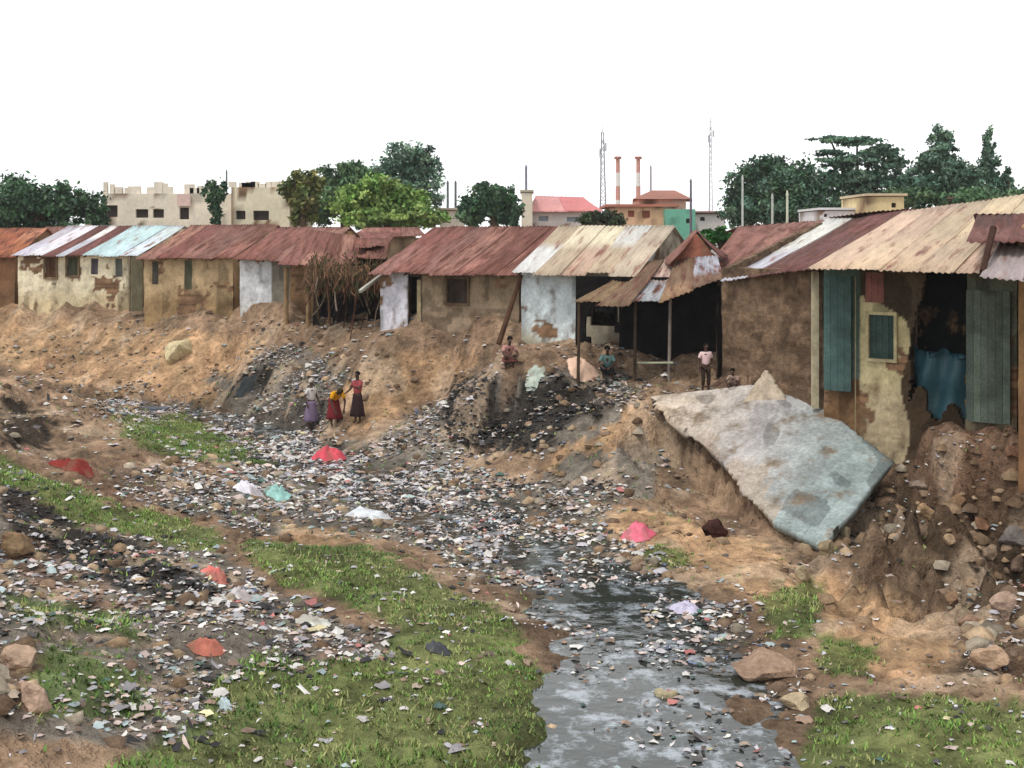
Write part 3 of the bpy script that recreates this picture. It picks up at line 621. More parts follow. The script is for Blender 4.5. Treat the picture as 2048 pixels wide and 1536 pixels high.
# ------------------------------------------------------------------ far buildings
def farbox(name, label, cat, x0, x1, ytop, Y, dep, colr, wins=(), wcol=(60, 52, 46), group=None, zb=-.4, ob=None):
    e = empty(name, (W((x0+x1)/2, 0, Y).x, Y, -.2), label, cat, group) if ob is None else ob
    A_ = W(x0, ytop, Y); B_ = W(x1, ytop, Y); zt = A_.z
    hl = [(W(a, 0, Y).x-A_.x, W(0, d_, Y).z, W(b, 0, Y).x-A_.x, W(0, c__, Y).z) for a, c__, b, d_ in wins]
    cf = plast(colr, tuple(max(0, v-20) for v in colr), .5, .2)
    wall(A_[:2], B_[:2], zb, zt, e, cf, 'paint', res=.5, holes=hl, thick=.25, rough=.0)
    wall((B_.x, Y+.255), (B_.x, Y+dep), zb, zt, e, cf, 'paint', res=1, thick=.25, rough=0); wall((A_.x, Y+dep), (A_.x, Y+.255), zb, zt, e, cf, 'paint', res=1, thick=.25, rough=0)
    wall((B_.x, Y+dep+.26), (A_.x, Y+dep+.26), zb, zt, e, cf, 'paint', res=1, thick=.25, rough=0)
    for hh in hl:
        m_ = MB(); m_.box((A_.x+(hh[0]+hh[2])/2, Y+.22, hh[1]), hh[2]-hh[0], .05, hh[3]-hh[1], lin(wcol)); m_.build('window', M['paint'], e)
    return e
def slab(e, x0, x1, py, Y, dep, h, c, over=.3, name='roof'):
    m_ = MB(); a, b = W(x0, py, Y), W(x1, py, Y); m_.box(((a.x+b.x)/2, Y+dep/2, a.z), b.x-a.x+2*over, dep+2*over, h, lin(c)); return m_.build(name, M['paint'], e)
eb = farbox('unfinished_building', 'long cream unfinished concrete building with jagged columns on its notched top', 'building', 478, 642, 668, 80, 9, (226, 216, 196),
            [(480, 683, 497, 698), (520, 688, 536, 699), (542, 688, 556, 699), (576, 686, 588, 701)])
farbox('', '', '', 642, 716, 660, 79, 8, (222, 212, 186), [(648, 690, 660, 701), (670, 690, 690, 702)], ob=eb)
px = 480.
while px < 714:
    hh = random.uniform(.35, .85); wd = random.uniform(.25, .7); q = W(px, 668 if px < 642 else 660, 80 if px < 642 else 79)
    if random.random() < .85: cb = MB(); cb.box((q.x, q.y+.3, q.z+.005), wd, .3, hh if px < 642 else hh*.5, lin((224, 214, 196))); cb.build('column', M['paint'], eb)
    px += random.uniform(5, 10)
pk = MB(); q = W(582, 684, 79.9); pk.box((q.x, 79.84, q.z), .9, .12, .8, lin((214, 186, 176))); pk.build('panel', M['paint'], eb)['label'] = 'pinkish wall panel'
farbox('', '', '', 455, 477, 684, 80.5, 7, (206, 194, 170), [(462, 688, 468, 694)], ob=eb)
ed = farbox('white_building', 'white block with pink-red pitched roof left of the tall mast', 'building', 1026, 1112, 690, 88, 8, (222, 214, 210), [(1034, 697, 1046, 703), (1070, 698, 1088, 704)], (150, 160, 170))
sheet_roof(W(1020, 691, 87.4), W(1116, 691, 87.4), W(1030, 671, 91), W(1090, 673, 91), ed, [lin((196, 128, 124)), lin((206, 150, 146)), lin((186, 120, 116))], 'paint', name='roof', sheet=2, pitch=.5)
et = farbox('narrow_tower_block', 'narrow cream block standing left of the pink-roofed white building', 'building', 1012, 1026, 667, 86, 4, (216, 206, 186))
slab(et, 1012, 1026, 666, 86, 4, .15, (180, 170, 150), .1)
eo = farbox('orange_building', 'orange building with brown hipped roof and teal-green end wall', 'building', 1128, 1205, 684, 92, 8, (216, 176, 142), [(1148, 690, 1156, 698), (1166, 690, 1176, 699)], (150, 90, 72))
slab(eo, 1124, 1208, 685, 92, 8, .2, (180, 116, 98))
farbox('', '', '', 1162, 1222, 674, 95, 6, (222, 186, 164), ob=eo)
hp = MB(); a, b, c_, d__ = W(1154, 675, 94.4), W(1230, 675, 94.4), W(1230, 675, 101.6), W(1154, 675, 101.6); r0, r1 = W(1178, 664, 98), W(1208, 664, 98)
for q in (c_, d__): q.z = a.z
hp.add([a, b, c_, d__, r0, r1], [(0, 1, 5, 4), (1, 2, 5), (2, 3, 4, 5), (3, 0, 4), (3, 2, 1, 0)], lin((150, 104, 90))); hp.build('roof', M['paint'], eo)['label'] = 'brown hipped roof'
farbox('', '', '', 1196, 1234, 688, 90.5, 6, (116, 182, 158), [(1222, 700, 1230, 706)], ob=eo)
wb_ = farbox('low_white_building', 'low white building right of the teal-green wall', 'building', 1234, 1272, 694, 93, 6, (214, 206, 204), [(1240, 698, 1246, 703)]); slab(wb_, 1234, 1272, 693, 93, 6, .15, (150, 112, 106))
w2 = farbox('low_white_building', 'small white building between the bright bush and the dark round tree', 'building', 908, 934, 690, 90, 6, (224, 214, 198), [(914, 696, 919, 702)]); slab(w2, 908, 934, 689, 90, 6, .15, (210, 196, 176))
w3 = farbox('roof_shed', 'white box-shaped shed behind the white roof strip', 'shed', 1394, 1452, 690, 52, 4, (226, 222, 224), [(1398, 694, 1402, 698)]); slab(w3, 1394, 1452, 689, 52, 4, .1, (220, 218, 220), .1)
w4 = farbox('cream_building', 'cream wall block rising behind the tan sheet roof', 'building', 1454, 1500, 672, 50, 4, (220, 198, 152), [(1484, 680, 1490, 686)]); slab(w4, 1454, 1500, 671, 50, 4, .1, (200, 180, 150), .12)

# masts and poles
def mast(name, px, y0, Y, r, label, cat, colr=(150, 150, 156), kind='pole', group=None, top=None):
    a = W(px, y0, Y); e = empty(name, (a.x, Y, -.3), label, cat, group); m_ = MB()
    if kind == 'lattice':
        for s in range(3):
            an = s*2.1; m_.bar((a.x+r*2*math.cos(an), Y+r*2*math.sin(an), -.3), (a.x+r*.5*math.cos(an), Y+r*.5*math.sin(an), a.z), r*.28, r*.2, lin(colr), 5)
        z = 0.; k = 0
        while z < a.z-.6:
            q = 1-z/a.z; q2 = 1-(z+.6)/a.z
            for s in range(3):
                a1, a2 = s*2.1, (s+1)*2.1; m_.bar((a.x+r*(.5+1.5*q)*math.cos(a1), Y+r*(.5+1.5*q)*math.sin(a1), z), (a.x+r*(.5+1.5*q2)*math.cos(a2), Y+r*(.5+1.5*q2)*math.sin(a2), z+.6), r*.12, col=lin(colr), n=4)
            z += .6
        m_.build('lattice', M['paint'], e)
        t_ = MB(); t_.bar((a.x, Y, a.z-.1), (a.x, Y, a.z+.9), .04, .02, lin(colr), 5); t_.build('antenna', M['paint'], e)
        for s in (0, 1, 2): p_ = MB(); p_.box((a.x+.3*math.cos(s*2.1), Y+.3*math.sin(s*2.1), a.z-1.6-s*.5), .16, .1, .7, lin((190, 190, 196)), s*2.1); p_.build('antenna_panel', M['paint'], e)
    elif kind == 'band':
        n = 8
        for k in range(n):
            z0 = -.3+(a.z+.3)*k/n; z1 = -.3+(a.z+.3)*(k+1)/n
            m_.bar((a.x, Y, z0), (a.x, Y, z1), r*(1-.04*k), r*(1-.04*(k+1)), lin((206, 150, 138)) if k in (5, 7) else lin((226, 220, 214)), 10)
        m_.build('shaft', M['paint'], e); c_ = MB(); c_.bar((a.x, Y, a.z), (a.x, Y, a.z+.25), r*1.25, r*1.2, lin((170, 110, 100)), 10); c_.build('cap', M['paint'], e)
    else:
        m_.bar((a.x, Y, -.3), (a.x, Y, a.z), r, r*.7, lin(colr), 7); m_.build('shaft', M['paint'], e)
        c_ = MB(); c_.bar((a.x, Y, a.z-.1), (a.x, Y, a.z+.15), r*.9, r*.4, lin(colr), 6); c_.build('cap', M['paint'], e)
    return e
mast('mast', 1115, 590, 100, .24, 'tall grey lattice mast above the patched cream roof', 'mast', (150, 148, 156), 'lattice')
mast('mast', 1253, 576, 120, .16, 'tallest thin pale mast, left of the big dark trees', 'mast', (176, 172, 180), 'lattice')
mast('chimney_stack', 1135, 624, 125, .32, 'left one of two pale stacks with dull red bands', 'chimney', kind='band')
mast('chimney_stack', 1161, 624, 125, .32, 'right one of two pale stacks with dull red bands', 'chimney', kind='band')
mast('utility_pole', 1018, 634, 95, .14, 'grey pole rising above the narrow cream block', 'pole', (130, 132, 146))
mast('utility_pole', 1177, 634, 105, .11, 'thin grey pole right of the red-banded stacks', 'pole', (150, 140, 150))
mast('utility_pole', 1228, 652, 88, .12, 'dark grey pole beside the teal-green wall', 'pole', (110, 104, 116))
mast('utility_pole', 918, 654, 92, .13, 'left of two short dark posts beside the big round tree', 'pole', (104, 110, 112))
mast('utility_pole', 928, 654, 92, .13, 'right of two short dark posts beside the big round tree', 'pole', (104, 110, 112))
mast('utility_pole', 1294, 648, 60, .07, 'pale slim pole in front of the big dark tree, leftmost of three', 'pole', (186, 190, 184))
mast('utility_pole', 1332, 672, 58, .08, 'pale slim pole in front of the big dark tree, middle of three', 'pole', (180, 182, 172))
mast('utility_pole', 1351, 668, 57, .08, 'pale slim pole in front of the big dark tree, rightmost of three', 'pole', (198, 200, 180))
mast('utility_pole', 636, 640, 90, .1, 'thin dark aerial pole on the cream buildings skyline', 'pole', (110, 120, 116))

# ------------------------------------------------------------------ trees
def tree(name, label, lobes, Y, pal, leaf=.22, n=5000, dep=None, group=None, trunk=True, cat='tree', hang=0, flat=1.):
    """lobes: (px, py, rx_px, ry_px) of the crown; spread through a real depth"""
    leaf *= .7; n = int(n*1.7); xs = [W(l[0], l[1], Y) for l in lobes]; s = Y/F
    cx = sum(p.x for p in xs)/len(xs); e = empty(name, (cx, Y, hz(cx, Y)), label, cat, group)
    area = sum(l[2]*l[3] for l in lobes); V = []; Cc = []
    wid = max(l[0]+l[2] for l in lobes)-min(l[0]-l[2] for l in lobes)
    for l, p in zip(lobes, xs):
        k = int(n*l[2]*l[3]/area); rx, rz = l[2]*s*1.1, l[3]*s*1.1; ry = max(rx, rz)*.8 if dep is None else dep
        oy = random.uniform(-.25, .25)*min(wid*s, 6)*.5
        nc = max(7, int(k/52)); cd = rng.normal(size=(nc, 3)); cd /= np.linalg.norm(cd, axis=1)[:, None]
        cr = (rng.random(nc)**.45)[:, None]; cen = cd*cr; csz = (.12+.13*rng.random(nc))*(1+6./nc); cb_ = .6+.75*rng.random(nc)
        ci = rng.integers(0, nc, k); d = cen[ci]+rng.normal(size=(k, 3))*csz[ci][:, None]*.6*np.array([1, 1, flat])
        ctr = np.c_[p.x+d[:, 0]*rx, Y+oy+d[:, 1]*ry, p.z+d[:, 2]*rz]
        t = rng.normal(size=(k, 3)); t /= np.linalg.norm(t, axis=1)[:, None]; b = rng.normal(size=(k, 3)); b = b-t*(b*t).sum(1)[:, None]; b /= np.linalg.norm(b, axis=1)[:, None]
        sz = leaf*(.6+.8*rng.random(k))[:, None]
        q = np.stack([ctr-t*sz, ctr+b*sz*.55, ctr+t*sz, ctr-b*sz*.55], 1); q[:, :, 2] -= hang*rng.random((k, 1))
        V.append(q.reshape(-1, 3)); pc = np.array([lin(c) for c in pal])[rng.integers(0, len(pal), nc)][ci]*cb_[ci][:, None]*(.85+.3*rng.random(k))[:, None]
        Cc.append(np.repeat(pc, 4, 0))
    V = np.concatenate(V); V[:, 2] = np.maximum(V[:, 2], hz(cx, Y)+.05)
    mk('crown', V, np.arange(len(V)).reshape(-1, 4), M['leaf'], e, cols=np.concatenate(Cc))
    if trunk:
        m_ = MB(); base_ = Vector((cx, Y, hz(cx, Y)-.2)); low = min(p.z for p in xs); mid = Vector((cx+.1, Y, max(low-.3, base_.z+.8)))
        th_ = .05*wid*s**.9+.06; m_.bar(base_, mid, th_, th_*.75, lin((96, 80, 64)), 8, bend=.05)
        for p in xs: m_.bar(mid, Vector((p.x, Y, p.z+.2)), th_*.5, .04, lin((90, 76, 60)), 6, bend=.1)
        m_.build('trunk', M['wood'], e)
    return e
DG = [(70, 100, 72), (56, 86, 62), (86, 114, 82), (62, 94, 60)]; BG = [(98, 128, 106), (80, 112, 92), (116, 142, 116), (72, 102, 82)]; LG = [(132, 160, 84), (114, 148, 74), (148, 170, 96), (98, 132, 66)]; OG = [(110, 116, 62), (90, 104, 58), (128, 124, 70)]  # BG leaves carry distance haze as a grey-blue tint in their colour
MG = [(94, 124, 84), (78, 110, 74), (106, 130, 90)]
tree('broadleaf_tree', 'dark green spreading tree at left above the orange rusty roof', [(330, 690, 70, 40), (375, 680, 42, 32), (420, 688, 36, 28), (455, 690, 24, 24)], 72, DG, n=9000)
tree('broadleaf_tree', 'dark tall tree behind the second shack from the left', [(150, 680, 60, 44), (215, 695, 50, 34), (90, 695, 50, 34)], 78, DG, n=8000)
tree('broadleaf_tree', 'mid green low tree at the left end of the row', [(20, 690, 60, 40), (-50, 680, 60, 50)], 82, MG, n=6000)
tree('cypress_tree', 'small dark vase-shaped tree between the two cream buildings', [(614, 665, 7, 12), (626, 663, 9, 11), (621, 680, 10, 18), (622, 696, 7, 12)], 74, DG, n=1500, leaf=.16)
tree('palm_tree', 'yellowish palm-like tree right of the cream buildings', [(722, 655, 18, 15), (740, 652, 18, 13), (732, 672, 20, 18), (733, 692, 14, 12)], 76, OG, n=2600, leaf=.26, hang=.4)
tree('broadleaf_tree', 'mid green tree between the palm-like tree and the big round tree', [(772, 652, 24, 20), (798, 645, 26, 18), (785, 675, 38, 24), (758, 688, 26, 18), (815, 660, 20, 20)], 84, MG, n=8000)
tree('broadleaf_tree', 'big rounded grey-green tree standing tallest left of centre', [(862, 632, 32, 26), (842, 652, 26, 24), (888, 652, 22, 32), (866, 672, 40, 26), (882, 628, 24, 18)], 88, BG, n=8000)
tree('bush', 'bright light green bush in front of the big round tree', [(795, 684, 26, 20), (825, 672, 30, 24), (860, 684, 32, 22), (885, 698, 26, 14), (845, 700, 48, 14)], 66, LG, n=9500, cat='bush', leaf=.2)
tree('broadleaf_tree', 'dark round tree left of the pink-roofed white building', [(965, 677, 24, 20), (985, 685, 26, 22), (952, 692, 18, 18), (1000, 692, 14, 20)], 78, DG, n=5500)
tree('bush', 'dark olive bush below the tall grey mast', [(1100, 702, 16, 10), (1122, 700, 16, 10), (1135, 704, 14, 9)], 74, [(70, 82, 54), (56, 72, 46)], n=2200, cat='bush', leaf=.16)
tree('broadleaf_tree', 'large dark blue-green tree left of the layered tree', [(1308, 662, 34, 34), (1345, 655, 40, 32), (1300, 690, 34, 20), (1380, 672, 34, 34), (1345, 690, 50, 22)], 80, BG+DG, n=12000)
tree('layered_tree', 'tall tree with flat layered branches against the sky', [(1405, 600, 22, 5), (1440, 603, 28, 6), (1398, 617, 20, 5), (1425, 628, 34, 8), (1462, 612, 26, 10), (1478, 632, 24, 12), (1420, 650, 34, 12), (1460, 655, 40, 14), (1440, 680, 50, 18)], 84, BG, n=9000, flat=.7)
tree('broadleaf_tree', 'tapering tree with a bushy top left of the cypress', [(1545, 598, 13, 14), (1540, 618, 22, 12), (1545, 640, 34, 18), (1530, 660, 46, 18), (1575, 655, 28, 20)], 82, BG, n=7000)
tree('cypress_tree', 'slim dark cypress with pointed top', [(1606, 596, 5, 12), (1607, 614, 9, 16), (1607, 636, 13, 18), (1608, 656, 15, 16)], 80, BG, n=2600, leaf=.17)
tree('cypress_tree', 'short pointed conifer right of the slim cypress', [(1632, 640, 4, 8), (1632, 654, 8, 12), (1632, 668, 10, 10)], 80, BG, n=900, leaf=.17)
tree('bush', 'long low green thicket below the conifers at right', [(1520, 675, 40, 14), (1580, 675, 40, 12), (1640, 672, 40, 12), (1700, 670, 50, 14)], 76, MG+DG, n=6000, cat='bush')
tree('bush', 'small bright green shrub beside the rust-red gable', [(1262, 720, 12, 8), (1250, 726, 9, 10), (1275, 724, 9, 7)], 42, [(70, 128, 56), (56, 110, 48)], n=1300, cat='bush', leaf=.09)
tree('broadleaf_tree', 'wide dark tree above the dark red roof at right', [(1800, 640, 70, 44), (1870, 660, 60, 34), (1740, 665, 44, 28)], 78, BG+DG, n=11000)
tree('broadleaf_tree', 'mid green tree at the far right beyond the wide dark tree', [(1985, 650, 60, 42), (2050, 640, 50, 50)], 84, MG, n=8000)

# ------------------------------------------------------------------ rocks
def rock_mesh(c, rx, ry, rz, colr, seed, sub=3, name='rock', rot=0.):
    import bmesh
    bm = bmesh.new(); bmesh.ops.create_icosphere(bm, subdivisions=sub, radius=1)
    vs = np.array([v.co[:] for v in bm.verts]); fs = [[v.index for v in f.verts] for f in bm.faces]; bm.free()
    rr_ = np.random.default_rng(seed)
    for _ in range(13):
        dd = rr_.normal(size=3); dd /= np.linalg.norm(dd); h_ = vs@dd; cut = rr_.uniform(.5, .82); vs = vs-np.maximum(h_-cut, 0)[:, None]*dd
    n = fbm(vs[:, 0]*1.3+seed*3.1, vs[:, 1]*1.3+vs[:, 2]*1.7, seed)+fbm(vs[:, 2]*1.9+seed, vs[:, 0]*1.1-vs[:, 1]*1.6, seed+9)
    vs = vs*(1.15+.5*n)[:, None]
    ca, sa = math.cos(rot), math.sin(rot); x, y = vs[:, 0]*rx, vs[:, 1]*ry
    v = np.c_[c[0]+x*ca-y*sa, c[1]+x*sa+y*ca, c[2]+vs[:, 2]*rz]
    cc = np.array(lin(colr))*(1+.3*fbm(vs[:, 0]*3+seed, vs[:, 1]*3+vs[:, 2]*2, seed+3))[:, None]
    return v, fs, cc
def rock(px, py, wpx, hpx, colr, label, seed, group=None, flatr=None, name='rock', rot=0):
    p = ground_at(px, py+hpx*.45); s = p.y/F; rx = wpx*s/2; rz = hpx*s*.62
    v, f, c = rock_mesh((p.x, p.y+rx*.3, p.z+rz*.45), rx, rx*.8, rz, colr, seed, rot=rot)
    o = mk(name, v, f, M['stone'], cols=c, smooth=False); return tag(o, label, 'rock', group)
rock(571, 866, 46, 34, (206, 190, 152), 'large pale boulder resting on the sandy far bank', 4, name='boulder')
rock(1318, 1274, 84, 36, (158, 132, 112), 'brown lumpy rock at the right edge of the stream', 7, name='boulder')
rock(1195, 1312, 30, 28, (170, 158, 128), 'pale rounded stone standing in the water', 8)
rock(1362, 1318, 36, 18, (178, 160, 132), 'flat pale stone right of the stone in the water', 9)
rock(1612, 1262, 46, 28, (186, 156, 130), 'pinkish pale rock at right above the grass', 10)
rock(1640, 1105, 34, 32, (120, 112, 106), 'grey block on the rubble bank below the dark red roof', 11)
rock(1632, 1195, 40, 30, (176, 150, 132), 'pale pink rock on the rubble slope near the bottom right', 12)
rock(1590, 1215, 34, 22, (160, 130, 108), 'brown rock left of the pale pink rock', 13)
rock(372, 1262, 44, 30, (178, 152, 130), 'pale tan rock heap at the lower left', 14)
rock(385, 1312, 50, 30, (186, 158, 138), 'pinkish rock at the bottom left below the tan rock heap', 15)
rock(365, 1112, 44, 30, (136, 112, 86), 'ochre clod on the left slope', 16)
rock(1262, 1097, 38, 20, (66, 42, 38), 'dark brown block lying below the grey-blue sheet', 17)
rock(1190, 1320, 14, 8, (150, 140, 120), 'small stone touching the pale rounded stone', 18)
for k, (px, py, wp, hp_, cc) in enumerate([(1530, 1075, 24, 18, (168, 140, 108)), (1570, 1060, 22, 18, (150, 120, 92)), (1600, 1090, 26, 20, (140, 106, 84)), (1560, 1110, 22, 16, (176, 150, 120)),
        (1610, 1130, 26, 20, (150, 128, 108)), (1585, 1165, 24, 18, (160, 136, 112)), (1560, 1185, 22, 16, (140, 112, 88)), (1645, 1150, 24, 20, (120, 100, 86)), (1400, 1120, 26, 20, (150, 134, 108)),
        (1425, 1100, 22, 16, (130, 118, 96)), (1370, 1150, 24, 18, (176, 160, 130)), (1340, 1165, 26, 16, (186, 166, 134)), (1520, 1040, 24, 12, (150, 132, 118)), (1640, 1010, 24, 16, (136, 104, 84)),
        (1710, 1060, 36, 26, (140, 116, 96)), (1760, 1120, 44, 30, (156, 132, 110)), (1830, 1080, 40, 30, (130, 104, 84)), (1900, 1150, 54, 36, (150, 126, 104)), (1990, 1080, 50, 36, (140, 112, 90)), (1700, 1200, 44, 30, (166, 140, 118))]):
    rock(px, py, wp, hp_, cc, 'loose brown rock on the eroded right bank', 30+k, 'loose rocks on the right bank', rot=k)

# ------------------------------------------------------------------ cloths, bags, sheets
def heap(px, py, wpx, hpx, colr, label, name, cat, mat='plastic', seed=1, group=None):
    p = ground_at(px, py+hpx*.4); s = p.y/F; rx = wpx*s/2; rz = max(.07, hpx*s*.55); z0 = max(p.z, ZW)
    nr, na = 9, 26; v = [(p.x, p.y, z0+rz)]; f = []
    for r in range(1, nr+1):
        for a in range(na):
            t = r/nr; an = 2*math.pi*a/na; R_ = t*(1+.8*float(fbm(math.cos(an)*2.4+seed, math.sin(an)*2.4, seed)))
            x = p.x+rx*R_*math.cos(an); y = p.y+rx*.75*R_*math.sin(an); gz = max(hz(x, y), ZW)
            q_ = 2.6/rx; hgt = rz*(1-t**2.2)*(.75+1.1*abs(float(fbm(x*q_+seed, y*q_, seed+2))*2)+.5*float(fbm(x*q_*3, y*q_*3, seed+4)))+rz*.25*float(vnoise(x*q_*4, y*q_*4, seed))*(1-t)
            v.append((x, y, gz+.01+max(0, hgt)))
    for a in range(na): f.append((0, 1+a, 1+(a+1) % na))
    for r in range(nr-1):
        for a in range(na):
            b0 = 1+r*na; b1 = b0+na; f.append((b0+a, b1+a, b1+(a+1) % na, b0+(a+1) % na))
    vv = np.array([tuple(q) for q in v]); cc = np.array(lin(colr))*(1+.9*fbm(vv[:, 0]*9, vv[:, 1]*9, seed))[:, None]; dirt = (vnoise(vv[:, 0]*5, vv[:, 1]*5, seed+1) > .66)[:, None]*.45; cc = cc*(1-dirt)+np.array(lin((120, 100, 82)))*dirt
    return tag(mk(name, vv, f, M[mat], cols=cc, smooth=True), label, cat, group)
heap(766, 1004, 44, 26, (206, 84, 96), 'red cloth heap lying in the stream below the people', 'cloth_heap', 'cloth', 'cloth', 3)
heap(1160, 1096, 44, 28, (220, 104, 126), 'bright pink plastic bag on the sandy right bank', 'plastic_bag', 'bag', 'plastic', 4)
heap(622, 1153, 34, 20, (206, 110, 100), 'salmon red bag on the left litter slope', 'plastic_bag', 'bag', 'plastic', 5)
heap(655, 1178, 34, 22, (206, 198, 200), 'whitish bag just below the salmon red bag', 'plastic_bag', 'bag', 'plastic', 6)
heap(610, 1243, 44, 20, (176, 108, 92), 'faded red cloth on the lower left litter', 'cloth_heap', 'cloth', 'cloth', 7)
heap(905, 1246, 36, 18, (62, 64, 68), 'black plastic bag in the grass left of the stream', 'plastic_bag', 'bag', 'plastic', 8)
heap(665, 1042, 40, 22, (218, 214, 222), 'white bag heap with lilac tint above the grass patch', 'plastic_bag', 'bag', 'plastic', 9)
heap(702, 1048, 36, 18, (140, 184, 176), 'pale teal plastic sheet right of the white bag heap', 'plastic_sheet', 'plastic sheet', 'plastic', 10)
heap(815, 1074, 60, 14, (206, 210, 214), 'long white plastic sheet lying in the stream', 'plastic_sheet', 'plastic sheet', 'plastic', 11)
heap(745, 1210, 44, 14, (206, 206, 196), 'off-white plastic scrap in the litter between the two grass areas', 'plastic_sheet', 'plastic sheet', 'plastic', 12)
heap(440, 1012, 50, 16, (128, 52, 46), 'dark red cloth strip on the brown ridge at left', 'cloth_heap', 'cloth', 'cloth', 13)
heap(656, 912, 30, 12, (54, 58, 58), 'dark heap of rags on the litter slope left of the people', 'rag_heap', 'rags', 'cloth', 14)
heap(1090, 888, 40, 22, (214, 180, 156), 'cream sack heap slumped before the open shelter', 'sack', 'sack', 'cloth', 15)
heap(635, 1318, 22, 22, (190, 206, 210), 'pale blue plastic bag at the bottom edge of the grass', 'plastic_bag', 'bag', 'plastic', 16)
heap(1030, 903, 26, 9, (170, 182, 168), 'pale green-grey sheet on top of the litter cone', 'plastic_sheet', 'plastic sheet', 'plastic', 17)
heap(1222, 1205, 40, 18, (190, 184, 206), 'lilac-grey plastic in the middle of the stream', 'plastic_sheet', 'plastic sheet', 'plastic', 18)
bd = MB(); p = ground_at(540, 946); bd.box((p.x, p.y, p.z+.02), 1.25, .5, .12, lin((96, 98, 108)), .1); tag(bd.build('board', M['wood']), 'flat dark grey board at the foot of the sandy bank', 'board')
# large pale sheet sliding down the bank
def drape(corn, nu, nv, colf, name, label, cat, mat, lift=.06, wave=.04, solid=.03):
    a, b, c, d = [W(*q) for q in corn]; v, f, cc, uv = [], [], [], []
    for j in range(nv+1):
        for i in range(nu+1):
            s, t = i/nu, j/nv; p = a.lerp(b, s).lerp(d.lerp(c, s), t)
            p.x += .12*float(fbm(s*3, t*3, 91))+.14*float(fbm(s*9, t*9, 92)); g_ = hz(p.x, p.y)
            p.z = max(p.z, g_+lift)+wave*math.sin(s*nu*.9)+.25*float(fbm(s*3+4, t*4, 93))
            v.append(p); cc.append(colf(s, t)); uv.append((s*4, t*4))
    for j in range(nv):
        for i in range(nu): w = nu+1; f.append((j*w+i, j*w+i+1, (j+1)*w+i+1, (j+1)*w+i))
    return tag(mk(name, v, f, M[mat], cols=cc, uvs=uv, smooth=True, solid=solid), label, cat)
def cs(s, t):
    k = float(fbm(s*5, t*5, 95)); a = np.array(lin((196, 178, 158))); b = np.array(lin((148, 164, 164))); q = min(1, max(0, s*.9+t*.7-.2+k))
    return tuple((a*(1-q)+b*q)*(1+.5*k))
v, f, cc, uv = [], [], [], []; NU, NV = 240, 80
for j in range(NV+1):
    for i in range(NU+1):
        a_, t_ = i/NU, j/NV; p = edge(TOP, a_).lerp(edge(BOT, a_), t_); k = float(fbm(a_*5, t_*5, 95))
        if j in (0, NV) or i in (0, NU): p.x += .1*float(fbm(a_*9, t_*9, 92)); p.y += .1*float(fbm(a_*9+9, t_*9, 94))
        p.z += .006*math.sin(a_*200)*min(1, max(0, a_*4-.8))+.05*float(fbm(a_*4+4, t_*4, 93)); v.append(p); uv.append((a_*5, t_*4))
        c1 = np.array(lin((204, 188, 170))); c2 = np.array(lin((178, 174, 172))); c3_ = np.array(lin((150, 162, 160))); q = min(1, max(0, a_*1.3-.1+k*.4)); st_ = float(fbm(a_*18+t_*3, t_*2, 96)); k = k*.9+st_*.8-.25*(abs(a_-.5) < .05 and abs(t_-.35) < .12); e_ = min(1, max(0, (t_-.72+k)*4))
        c_ = c1*(1-2*q)+c2*2*q if q < .5 else c2*(2-2*q)+c3_*(2*q-1); g2 = float(vnoise(a_*9, t_*7, 97)); c_ = c_*(.62 if g2 > .78 else 1); c_ = c_*(1-.5*e_*(a_ < .75))+np.array(lin((170, 144, 116)))*.5*e_*(a_ < .75); cc.append(tuple(c_*(1+.5*k)))
for j in range(NV):
    for i in range(NU): f.append((j*(NU+1)+i, j*(NU+1)+i+1, (j+1)*(NU+1)+i+1, (j+1)*(NU+1)+i))
tag(mk('sheet_metal', v, f, M['sheet'], cols=cc, uvs=uv, smooth=True, solid=.16), 'broad weathered grey-blue sheet sliding down the bank below the pillar wall', 'sheet')
rw = empty('mud_block', edge(BOT, .2), 'brown crumbling mud block under the left edge of the broad sheet', 'mud block')
Ls = [edge(BOT, q) for q in (0.0, .25, .5, .75, .95)]
for p0, p1 in zip(Ls[:-1], Ls[1:]):
    wall((p0.x+.12, p0.y+.1), (p1.x+.12, p1.y+.1), -3.7, (lambda a_, b_: (lambda t: a_.z-.1+(b_.z-a_.z)*min(1, t/max(.1, (Vector(b_[:2])-Vector(a_[:2])).length))))(p0, p1), rw, bricky((112, 90, 72), 23), 'brick', res=.1, rough=.09, thick=.3)
sw = empty('wall_stub', W(1325, 925, 30), 'pale pointed stub of broken plaster wall behind the grey sheet', 'wall stub')
wall(W(1284, 0, 29.7)[:2], W(1352, 0, 29.1)[:2], -1.9, lambda t: -1.3+.95*max(0, 1-abs(t-.8)/.65)+.1*float(fbm(t*6, 3, 8)), sw, plast((206, 190, 168), (196, 180, 160), -1, .15), res=.08, rough=.02)

